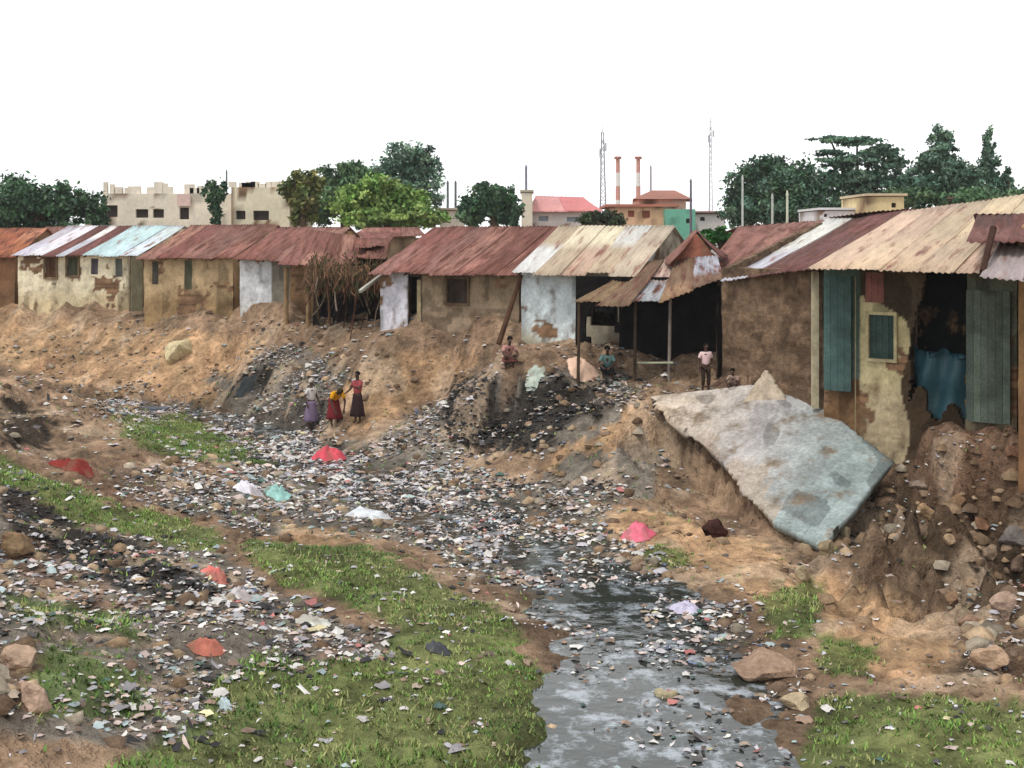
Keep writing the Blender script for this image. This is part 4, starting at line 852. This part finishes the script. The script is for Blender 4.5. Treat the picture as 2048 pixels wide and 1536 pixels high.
# litter, rubble, grass: uncountable ground cover
def scatter(n, dens, seed):
    r = np.random.default_rng(seed); x = r.uniform(-27, 21, n); y = 8+r.random(n)**.9*44; k = np.abs(x) < y*.72+1; x, y = x[k], y[k]
    z = H(x, y); zn = zones(x, y, z, 22); p = dens(zn, x, y, z); k = r.random(len(x)) < p; return x[k], y[k], z[k], {a: b[k] for a, b in zn.items()}, r
def dl(zn, x, y, z):
    d = .09+.95*zn['trash']+.2*zn['rubble']; d = np.where(zn['grass'] & ~zn['trash'], .11, d); d = np.where(zn['sand'], .04, d)
    dd, ww = seg_dist(x, y); d = np.where(dd < ww+.5, np.maximum(d, .6)*np.clip(.3+vnoise(x*1.1, y*1.1, 4)*1.3-.85*((y < 21.5) & (x < 1.3+.12*(y-15)))-.4*(y < 15), .02, 1.2), d)
    patch = np.clip(vnoise(x*.7, y*.7, 12)*2.6-.95+1.1*vnoise(x*2.4, y*2.4, 13), .05, 1.25); d = d*patch; return np.where(z > -.25, d*.3, d)
x, y, z, zn, r = scatter(300000, dl, 5)
n = len(x); z = np.maximum(z, ZW)
LC = np.array([lin(c) for c in [(210, 206, 200), (184, 180, 184), (140, 136, 138), (196, 176, 168), (160, 174, 174), (88, 84, 84), (42, 40, 40), (146, 122, 104), (112, 94, 80), (176, 112, 106), (98, 110, 134), (70, 94, 86), (204, 192, 150), (170, 152, 134)]])
LP = np.array([.19, .14, .09, .1, .05, .08, .12, .1, .1, .008, .008, .02, .008, .07]); LP /= LP.sum()
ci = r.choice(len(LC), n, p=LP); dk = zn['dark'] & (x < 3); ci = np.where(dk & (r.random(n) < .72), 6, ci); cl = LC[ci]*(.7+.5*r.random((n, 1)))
sz = (.022+.045*r.random(n)**2.+.07*r.random(n)**6)*(1+.35*(y > 28)); ang = r.random(n)*6.28
tp = np.array([(-1, -1), (0, -1), (1, -1), (-1, 0), (0, 0), (1, 0), (-1, 1), (0, 1), (1, 1)], float)
kind = r.random(n); el = np.where(kind < .25, .28, .6+.5*r.random(n))[:, None]
rad = np.array([1.0, .85, 1.0, .85, 0, .85, 1.0, .85, 1.0]); an0 = np.array([225, 270, 315, 180, 0, 0, 135, 90, 45])*math.pi/180
rr = rad[None]*(.55+.75*r.random((n, 9))); an_ = an0[None]+r.normal(0, .25, (n, 9))
jx = rr*np.cos(an_)*1.15; jy = rr*np.sin(an_)*el
lump = (kind > .5)[:, None]
hh = np.where(lump, np.array([.15, .25, .15, .25, 1.3, .25, .15, .25, .15])*(.5+r.random((n, 9))), .05+.45*r.random((n, 9)))
hh[:, 4] = np.where(lump[:, 0], .4+.4*r.random(n), hh[:, 4])
tlt = r.normal(0, .35, (n, 1)); hh = np.maximum(hh+jx*tlt*(~lump), .0)
vx = x[:, None]+(jx*np.cos(ang)[:, None]-jy*np.sin(ang)[:, None])*sz[:, None]; vy = y[:, None]+(jx*np.sin(ang)[:, None]+jy*np.cos(ang)[:, None])*sz[:, None]
vz = z[:, None]+.004+hh*sz[:, None]
V = np.stack([vx, vy, vz], -1).reshape(-1, 3); q4 = np.array([[0, 1, 4, 3], [1, 2, 5, 4], [3, 4, 7, 6], [4, 5, 8, 7]])
Fq = (np.arange(n)[:, None, None]*9+q4[None]).reshape(-1, 4); cl = np.repeat(cl, 9, 0)*(.8+.4*r.random((n*9, 1)))
tag(mk('litter', V, Fq, M['litter'], cols=cl, org=(0, 20, -3)), 'scraps of plastic, paper and rags strewn over banks and stream', 'litter', kind='stuff')
def dl2(zn, x, y, z): return np.clip(dl(zn, x, y, z)*1.5*(vnoise(x*1.1, y*1.1, 71) > .45), 0, 1)*(z < -.5)
x, y, z, zn, r = scatter(16000, dl2, 51); n = len(x); z = np.maximum(z, ZW)
G = 6; tu, tv_ = np.meshgrid(np.linspace(-1, 1, G), np.linspace(-1, 1, G)); tu, tv_ = tu.ravel(), tv_.ravel(); GG = G*G
LP2 = np.array([.2, .14, .08, .09, .08, .05, .14, .05, .05, .03, .02, .02, .015, .035]); ci = r.choice(len(LC), n, p=LP2/LP2.sum()); cl = LC[ci]*(.75+.35*r.random((n, 1)))
sz = .035+.04*r.random(n)+.1*r.random(n)**5; el = .45+.6*r.random((n, 1)); m_ = np.maximum(abs(tu), abs(tv_))/np.sqrt(tu**2+tv_**2+1e-6)*np.sqrt(tu**2+tv_**2)
sc_ = np.where(np.hypot(tu, tv_) > 0, np.maximum(abs(tu), abs(tv_))/np.maximum(np.hypot(tu, tv_), 1e-6), 0)*(1+.0*tu); edge_n = .75+.5*r.random((n, GG))
jx = tu*sc_*edge_n+r.normal(0, .06, (n, GG)); jy = (tv_*sc_*edge_n+r.normal(0, .06, (n, GG)))*el; dome = np.clip(1-(tu**2+tv_**2)*.75, 0, 1)
hh = dome[None]*(.2+.4*r.random((n, 1)))+r.random((n, GG))*.3+.02; a = r.random(n)*6.28; ca, sa = np.cos(a)[:, None], np.sin(a)[:, None]; S1 = sz[:, None]
V = np.stack([x[:, None]+(jx*ca-jy*sa)*S1, y[:, None]+(jx*sa+jy*ca)*S1, z[:, None]+hh*S1], -1).reshape(-1, 3)
q_ = np.array([[j*G+i, j*G+i+1, (j+1)*G+i+1, (j+1)*G+i] for j in range(G-1) for i in range(G-1)])
tag(mk('crumpled_litter', V, (np.arange(n)[:, None, None]*GG+q_[None]).reshape(-1, 4), M['litter'], cols=np.repeat(cl, GG, 0), org=(0, 20, -3)), 'crumpled bags and wrappers lying among the finer litter', 'litter', kind='stuff')
# stones
def ds(zn, x, y, z):
    d = .12+.42*zn['rubble']+.15*zn['trash']+.08*zn['sand']; d = np.where(zn['grass'], .01, d); return np.where(z > -.2, d*.2, d)*np.clip(vnoise(x*.9, y*.9, 19)*1.7-.2, .2, 1.2)
x, y, z, zn, r = scatter(60000, ds, 9); n = len(x)
oc = np.array([(1, 0, 0), (0, 1, 0), (-1, 0, 0), (0, -1, 0), (.6, .6, .7), (-.6, .6, .7), (-.6, -.6, .7), (.6, -.6, .7), (0, 0, 1)], float)
of = np.array([[0, 1, 4, 4], [1, 2, 5, 5], [2, 3, 6, 6], [3, 0, 7, 7], [0, 4, 7, 7], [1, 5, 4, 4], [2, 6, 5, 5], [3, 7, 6, 6], [4, 5, 8, 8], [5, 6, 8, 8], [6, 7, 8, 8], [7, 4, 8, 8]])[:, :3]
s = (.04+.15*r.random(n)**2.5)[:, None, None]*(1+.4*zn['rubble'][:, None, None]); P_ = oc[None]*(.65+.6*r.random((n, 9, 3)))*s*np.array([1, 1, .8]); a = r.random(n)*6.28; ca, sa = np.cos(a)[:, None], np.sin(a)[:, None]
V = np.stack([x[:, None]+P_[..., 0]*ca-P_[..., 1]*sa, y[:, None]+P_[..., 0]*sa+P_[..., 1]*ca, z[:, None]-.02+P_[..., 2]], -1).reshape(-1, 3)
SCc = np.array([lin(c) for c in [(150, 126, 100), (176, 152, 124), (120, 98, 78), (134, 112, 94), (160, 148, 130)]]); cl = SCc[r.integers(0, 5, n)]*(.7+.5*r.random((n, 1)))
tag(mk('rubble', V, (np.arange(n)[:, None, None]*9+of[None]).reshape(-1, 3), M['stone'], cols=np.repeat(cl, 9, 0), org=(5, 20, -3)), 'small loose stones and clods over the banks', 'rubble', kind='stuff')
# grass
def dg(zn, x, y, z):
    d = np.where(zn['grass'], .95, .018); d = np.where(zn['trash'] & ~zn['grass'], .05, d); d = np.where((z > -1) | (z < ZW+.01), 0, d); return d*np.clip(vnoise(x*.7, y*.7, 29)*1.8-.2+1.1*vnoise(x*3, y*3, 30), .05, 1)
x, y, z, zn, r = scatter(190000, dg, 15); n = len(x); B = 5
x = np.repeat(x, B)+r.normal(0, .035, n*B); y = np.repeat(y, B)+r.normal(0, .035, n*B); z = np.repeat(z, B)-.01; N_ = n*B
a = r.random(N_)*6.28; ln = (.025+.045*r.random(N_))*(.5+1.*vnoise(x*1.5, y*1.5, 33)); lean = ln*(.3+.9*r.random(N_)); w = .009+.008*r.random(N_)
dx, dy = np.cos(a), np.sin(a); px_, py_ = -dy*w, dx*w
V = np.stack([np.c_[x-px_, y-py_, z], np.c_[x+px_, y+py_, z], np.c_[x+dx*lean+px_*.3, y+dy*lean+py_*.3, z+ln], np.c_[x+dx*lean*.98-px_*.3, y+dy*lean-py_*.3, z+ln]], 1).reshape(-1, 3)
GC = np.array([lin(c) for c in [(110, 142, 68), (96, 130, 60), (126, 150, 78), (148, 150, 98), (88, 116, 60)]])
pt = np.clip(vnoise(x*.6, y*.6, 40)*5, 0, 4.99).astype(int); cl = GC[np.where(r.random(N_) < .6, pt, r.integers(0, 5, N_))]*(.75+.5*r.random((N_, 1)))
tag(mk('grass', V, np.arange(len(V)).reshape(-1, 4), M['grass'], cols=np.repeat(cl, 4, 0), org=(0, 18, -3.3)), 'short green grass on the flat beside the stream', 'grass', kind='stuff')

# ------------------------------------------------------------------ people
def skin_obj(name, pts_, edges, mat, parent, colr, root=0, sub=1):
    off = OFF[parent.name]; m = bpy.data.meshes.new(name); m.from_pydata([tuple(Vector(p[:3])) for p in pts_], edges, []); o = bpy.data.objects.new(name, m); C.objects.link(o); o.parent = parent; OFF[o.name] = off
    sm = o.modifiers.new('skin', 'SKIN'); sm.use_smooth_shade = True
    for i, p in enumerate(pts_):
        sv = m.skin_vertices[0].data[i]; rr = p[3] if isinstance(p[3], tuple) else (p[3], p[3]); sv.radius = rr; sv.use_root = (i == root)
    o.modifiers.new('sub', 'SUBSURF').levels = sub; o.modifiers['sub'].render_levels = sub
    dg_ = bpy.context.evaluated_depsgraph_get(); me = bpy.data.meshes.new_from_object(o.evaluated_get(dg_)); o.modifiers.clear(); o.data = me
    a = me.color_attributes.new('Col', 'FLOAT_COLOR', 'POINT'); a.data.foreach_set('color', np.tile((*lin(colr), 1.), len(me.vertices))); me.materials.clear(); me.materials.append(M[mat]); return o
def person(px, py, hgt, face, pose, label, top, bottom, skirt=False, hair=(24, 20, 18), headwrap=None, Yfix=None):
    p = ground_at(px, py) if Yfix is None else Vector((PX(px, Yfix)[0], Yfix, hz(PX(px, Yfix)[0], Yfix)))
    root = empty('person', p, label, 'person'); root.rotation_euler = (0, 0, face); k = hgt/1.7; root.scale = (k, k, k); OFF[root.name] = Vector((0, 0, 0))
    # local frame: +X right, -Y forward (towards the camera when face = 0)
    J = dict(pel=(0, 0, .92), ch=(0, .0, 1.28), nk=(0, 0, 1.46), hd=(0, -.01, 1.62), kl=(-.1, -.03, .5), kr=(.1, -.03, .5), al=(-.11, .02, .08), ar=(.11, .02, .08), el=(-.27, .03, 1.12), er=(.27, .03, 1.12), hl=(-.29, -.1, .88), hr=(.29, -.1, .88))
    if pose == 'bend': J.update(pel=(0, .12, .86), ch=(0, -.18, 1.08), nk=(0, -.36, 1.16), hd=(0, -.5, 1.2), el=(-.24, -.32, .84), er=(.24, -.32, .84), hl=(-.16, -.45, .6), hr=(.16, -.45, .6), kl=(-.11, .0, .47), kr=(.11, .0, .47))
    if pose == 'crouch': J.update(pel=(0, .18, .3), ch=(0, .05, .64), nk=(0, -.05, .8), hd=(0, -.1, .97), kl=(-.17, -.28, .5), kr=(.17, -.28, .5), al=(-.13, .0, .08), ar=(.13, .0, .08), el=(-.28, -.15, .5), er=(.28, -.15, .5), hl=(-.1, -.42, .42), hr=(.12, -.42, .4))
    if pose == 'walk': J.update(kl=(-.1, -.2, .52), al=(-.1, -.2, .1), kr=(.1, .06, .5), ar=(.11, .3, .12), el=(-.27, .12, 1.12), er=(.27, -.12, 1.12), hl=(-.27, .05, .88), hr=(.27, -.3, .95))
    if pose == 'reach': J.update(er=(.3, -.2, 1.2), hr=(.3, -.45, 1.3), el=(-.28, -.08, 1.12), hl=(-.2, -.32, 1.05))
    V_ = lambda n_: Vector(J[n_]); P_, E_ = [], []
    def add(v, r, par=None):
        P_.append((*v, r)); 
        if par is not None: E_.append((par, len(P_)-1))
        return len(P_)-1
    pel = add(V_('pel'), (.14, .105)); mid = add(V_('pel').lerp(V_('ch'), .5), (.125, .095), pel); ch = add(V_('ch'), (.15, .1), mid); nk = add(V_('nk'), .05, ch)
    up = (V_('hd')-V_('nk')).normalized(); hb = add(V_('hd')-up*.055, (.06, .07), nk); hc = add(V_('hd')+up*.02, (.078, .092), hb); add(V_('hd')+up*.09, (.06, .07), hc)
    fw = Vector((0, -1, 0)); fw = (fw-up*fw.dot(up)).normalized(); add(V_('hd')+fw*.11-up*.01, .014, hc)
    for s, e, h_ in ((-1, 'el', 'hl'), (1, 'er', 'hr')):
        sh = add(V_('ch')+Vector((s*.17, 0, 0))+(V_('nk')-V_('ch'))*.55, .06, ch); el = add(V_(e), .04, sh); wr = add(V_(h_), (.026, .022), el)
        d = (V_(h_)-V_(e)).normalized(); sd = Vector((1, 0, 0)); sd = (sd-d*sd.dot(d)).normalized(); pm = add(V_(h_)+d*.05, (.034, .018), wr); cu = fw*.02
        for q, L_ in ((-.03, .07), (-.01, .085), (.01, .08), (.03, .062)):
            a_ = add(V_(h_)+d*.095+sd*q, .009, pm); add(V_(h_)+d*(.095+L_*.6)+sd*q+cu, .008, a_)
        a_ = add(V_(h_)+d*.045+sd*(-s*.045)+cu, .011, wr); add(V_(h_)+d*.08+sd*(-s*.06)+cu, .009, a_)
    for s, kn, an in ((-1, 'kl', 'al'), (1, 'kr', 'ar')):
        hp2 = add(V_('pel')+Vector((s*.09, 0, -.06)), .085, pel); k1 = add(V_(kn), .058, hp2); an_ = add(V_(an), .038, k1); add(V_(an)+Vector((0, -.13, -.05)), (.04, .026), an_)
    skin_obj('body', P_, E_, 'skin', root, (74, 52, 42))
    # shirt
    S_ = [(*V_('pel'), (.155, .12)), (*V_('pel').lerp(V_('ch'), .5), (.145, .115)), (*V_('ch'), (.17, .12)), (*(V_('ch').lerp(V_('nk'), .75)), .075)]; SE = [(0, 1), (1, 2), (2, 3)]
    for s, e in ((-1, 'el'), (1, 'er')):
        sh = V_('ch')+Vector((s*.17, 0, 0))+(V_('nk')-V_('ch'))*.55; S_.append((*sh, .078)); S_.append((*sh.lerp(V_(e), .7), .066)); SE += [(2, len(S_)-2), (len(S_)-2, len(S_)-1)]
    skin_obj('shirt', S_, SE, 'cloth', root, top)
    if skirt:
        v, f = [], []; n_ = 20; bot = (V_('al')+V_('ar'))/2; bz = max(.12, bot.z+.18)
        ctrb = Vector((((V_('kl')+V_('kr'))/2).x, ((V_('al')+V_('ar'))/2).y*.6+((V_('kl')+V_('kr'))/2).y*.4, bz))
        for j in range(7):
            q = j/6; c_ = (V_('pel')+Vector((0, 0, .06))).lerp(ctrb, q)
            for i in range(n_):
                an = 2*math.pi*i/n_; R_ = (.15+.13*q)*(1+.09*q*math.sin(an*6)); v.append(c_+Vector((math.cos(an)*R_, math.sin(an)*R_*.85, 0)))
        for j in range(6):
            for i in range(n_): f.append((j*n_+i, j*n_+(i+1) % n_, (j+1)*n_+(i+1) % n_, (j+1)*n_+i))
        mk('skirt', v, f, M['cloth'], root, cols=[lin(bottom)]*len(v), smooth=True, solid=.008)
    else:
        T_ = [(*(V_('pel')+Vector((0, 0, .02))), (.158, .122))]; TE = []
        for s, kn, an in ((-1, 'kl', 'al'), (1, 'kr', 'ar')):
            T_.append((*(V_('pel')+Vector((s*.09, 0, -.07))), .1)); T_.append((*V_(kn), .074)); T_.append((*V_(kn).lerp(V_(an), .6), .062)); b = len(T_); TE += [(0, b-3), (b-3, b-2), (b-2, b-1)]
        skin_obj('trousers', T_, TE, 'cloth', root, bottom)
    hv, hf = [], []; hd = V_('hd')+up*.035-fw*.012; n_ = 14; t1 = up.orthogonal().normalized(); t2 = up.cross(t1)
    for j in range(7):
        ph = j/6*1.75
        for i in range(n_):
            an = 2*math.pi*i/n_; dd = (t1*math.cos(an)+t2*math.sin(an))*math.sin(ph)+up*math.cos(ph); cut = 1. if dd.dot(fw) < .35 or ph < 1.1 else .8
            hv.append(hd+Vector(dd)*(.108 if headwrap else .1)*cut)
    for j in range(6):
        for i in range(n_): hf.append((j*n_+i, (j+1)*n_+i, (j+1)*n_+(i+1) % n_, j*n_+(i+1) % n_))
    mk('headscarf' if headwrap else 'hair', hv, hf, M['cloth'], root, cols=[lin(headwrap or hair)]*len(hv), smooth=True)
    sd = up.cross(fw).normalized()
    for s in (-1, 1): ev = MB(); c_ = V_('hd')+fw*.087+sd*s*.03+up*.015; ev.bar(c_, c_+fw*.008, .011, .006, (.6, .58, .55), 8); ev.bar(c_+fw*.0075, c_+fw*.0105, .006, .005, (.02, .015, .01), 6); ev.build('eye', M['paint'], root)
    mv = MB(); c_ = V_('hd')+fw*.085-up*.045; mv.bar(c_-sd*.022, c_+sd*.022, .008, col=lin((96, 52, 46)), n=6); mv.build('mouth', M['skin'], root)
    for s in (-1, 1): er = MB(); c_ = V_('hd')+sd*s*.078; er.bar(c_-up*.02, c_+up*.02, .014, .016, lin((70, 50, 40)), 6); er.build('ear', M['skin'], root)
    return root
person(774, 966, 1.65, .5, 'bend', 'person in yellow top and dark red skirt bending by the stream', (226, 160, 30), (112, 40, 44), True, headwrap=(60, 50, 30))
person(803, 962, 1.6, -.7, 'reach', 'person in dark clothes with pink shoulder cloth beside the one in yellow', (150, 70, 72), (50, 34, 36), True)
person(744, 968, 1.6, .9, 'stand', 'person in white top left of the one in yellow', (206, 200, 196), (120, 104, 128), True, headwrap=(190, 180, 170))
person(1247, 924, 1.3, .3, 'stand', 'person in pale pink top and dark shorts before the open shelter', (226, 196, 196), (60, 48, 40), False)
person(1282, 926, 1.05, -.4, 'crouch', 'person in faded brown crouching by the brick wall', (150, 128, 116), (96, 78, 66), False)
person(1122, 905, 1.5, -.2, 'crouch', 'person in grey-teal clothes crouching at the mouth of the open shelter', (110, 140, 136), (44, 56, 56), False)
person(996, 893, 1.45, .4, 'crouch', 'person in dusty pink crouching below the leaning pole', (176, 128, 120), (104, 60, 56), True)

# ------------------------------------------------------------------ haze
bm_v = [(x_, y_, z_) for z_ in (-5.6, 18) for x_, y_ in ((-705, -305), (705, -305), (705, 805), (-705, 805))]
hm = bpy.data.materials.new('haze_air'); hm.use_nodes = True; hm.node_tree.nodes.clear(); ho = hm.node_tree.nodes.new('ShaderNodeOutputMaterial'); hv_ = hm.node_tree.nodes.new('ShaderNodeVolumePrincipled')
hv_.inputs['Color'].default_value = (.97, .98, 1., 1); hv_.inputs['Density'].default_value = HAZE; hm.node_tree.links.new(hv_.outputs[0], ho.inputs['Volume'])
tag(mk('haze', bm_v, [(3, 2, 1, 0), (4, 5, 6, 7), (0, 1, 5, 4), (1, 2, 6, 5), (2, 3, 7, 6), (3, 0, 4, 7)], hm), 'thin pale haze in the air', 'haze', kind='stuff')
# ------------------------------------------------------------------ sky, sun, camera
w = bpy.data.worlds.new('World'); sc.world = w; w.use_nodes = True; nt = w.node_tree; N = nt.nodes; L = nt.links
bg = N['Background']; sky = N.new('ShaderNodeTexSky'); sky.sky_type = 'NISHITA'; sky.sun_disc = False
EL, AZ = math.radians(62), math.radians(225)
sky.sun_elevation = EL; sky.sun_rotation = AZ
tc = N.new('ShaderNodeTexCoord'); nz = N.new('ShaderNodeTexNoise'); nz.inputs['Scale'].default_value = 1.6; nz.inputs['Detail'].default_value = 5
mp = N.new('ShaderNodeMapping'); mp.inputs['Scale'].default_value = (1, 1, 3.5); L.new(tc.outputs['Generated'], mp.inputs[0]); L.new(mp.outputs[0], nz.inputs['Vector'])
cr = N.new('ShaderNodeValToRGB'); cr.color_ramp.elements[0].position = .3; cr.color_ramp.elements[0].color = (8.8, 9.2, 9.6, 1); cr.color_ramp.elements[1].position = .62; cr.color_ramp.elements[1].color = (10.6, 10.6, 10.6, 1)
L.new(nz.outputs[0], cr.inputs[0])
cl2 = N.new('ShaderNodeValToRGB'); cl2.color_ramp.elements[0].position = .36; cl2.color_ramp.elements[0].color = (5.6, 5.85, 6.1, 1); cl2.color_ramp.elements[1].position = .62; cl2.color_ramp.elements[1].color = (10, 10, 10, 1); L.new(nz.outputs[0], cl2.inputs[0])
sx = N.new('ShaderNodeSeparateXYZ'); L.new(tc.outputs['Generated'], sx.inputs[0]); mr = N.new('ShaderNodeMapRange'); mr.inputs[1].default_value = .14; mr.inputs[2].default_value = .42; L.new(sx.outputs['Z'], mr.inputs[0])
mc = N.new('ShaderNodeMix'); mc.data_type = 'RGBA'; L.new(mr.outputs[0], mc.inputs['Factor']); L.new(cr.outputs[0], mc.inputs['A']); L.new(cl2.outputs[0], mc.inputs['B'])
mx = N.new('ShaderNodeMix'); mx.data_type = 'RGBA'; mx.inputs['Factor'].default_value = .9; L.new(sky.outputs[0], mx.inputs['A']); L.new(mc.outputs['Result'], mx.inputs['B'])
L.new(mx.outputs['Result'], bg.inputs['Color']); bg.inputs['Strength'].default_value = .12
sl = bpy.data.lights.new('sun', 'SUN'); sl.energy = 1.5; sl.angle = math.radians(14); sl.color = (1, .96, .9); so = bpy.data.objects.new('sun', sl); C.objects.link(so)
# direction from which light comes: behind the camera, slightly left
dv = Vector((math.sin(AZ)*math.cos(EL), math.cos(AZ)*math.cos(EL), math.sin(EL))); so.rotation_euler = dv.to_track_quat('Z', 'Y').to_euler()
cam = bpy.data.cameras.new('camera'); co = bpy.data.objects.new('camera', cam); C.objects.link(co); co.location = (0, 0, ZC); co.rotation_euler = (math.radians(90), 0, 0)
cam.sensor_width = 36; cam.lens = 36*F/1306; cam.shift_x = -24/1306; cam.shift_y = -(911-HY)/1306; cam.clip_end = 6000; cam.clip_start = .1
sc.camera = co
sc.view_settings.view_transform = 'Standard'; sc.view_settings.look = 'None'; sc.view_settings.exposure = .28; sc.view_settings.gamma = 1
sc.cycles.max_bounces = 5; sc.cycles.diffuse_bounces = 3; sc.cycles.use_denoising = True
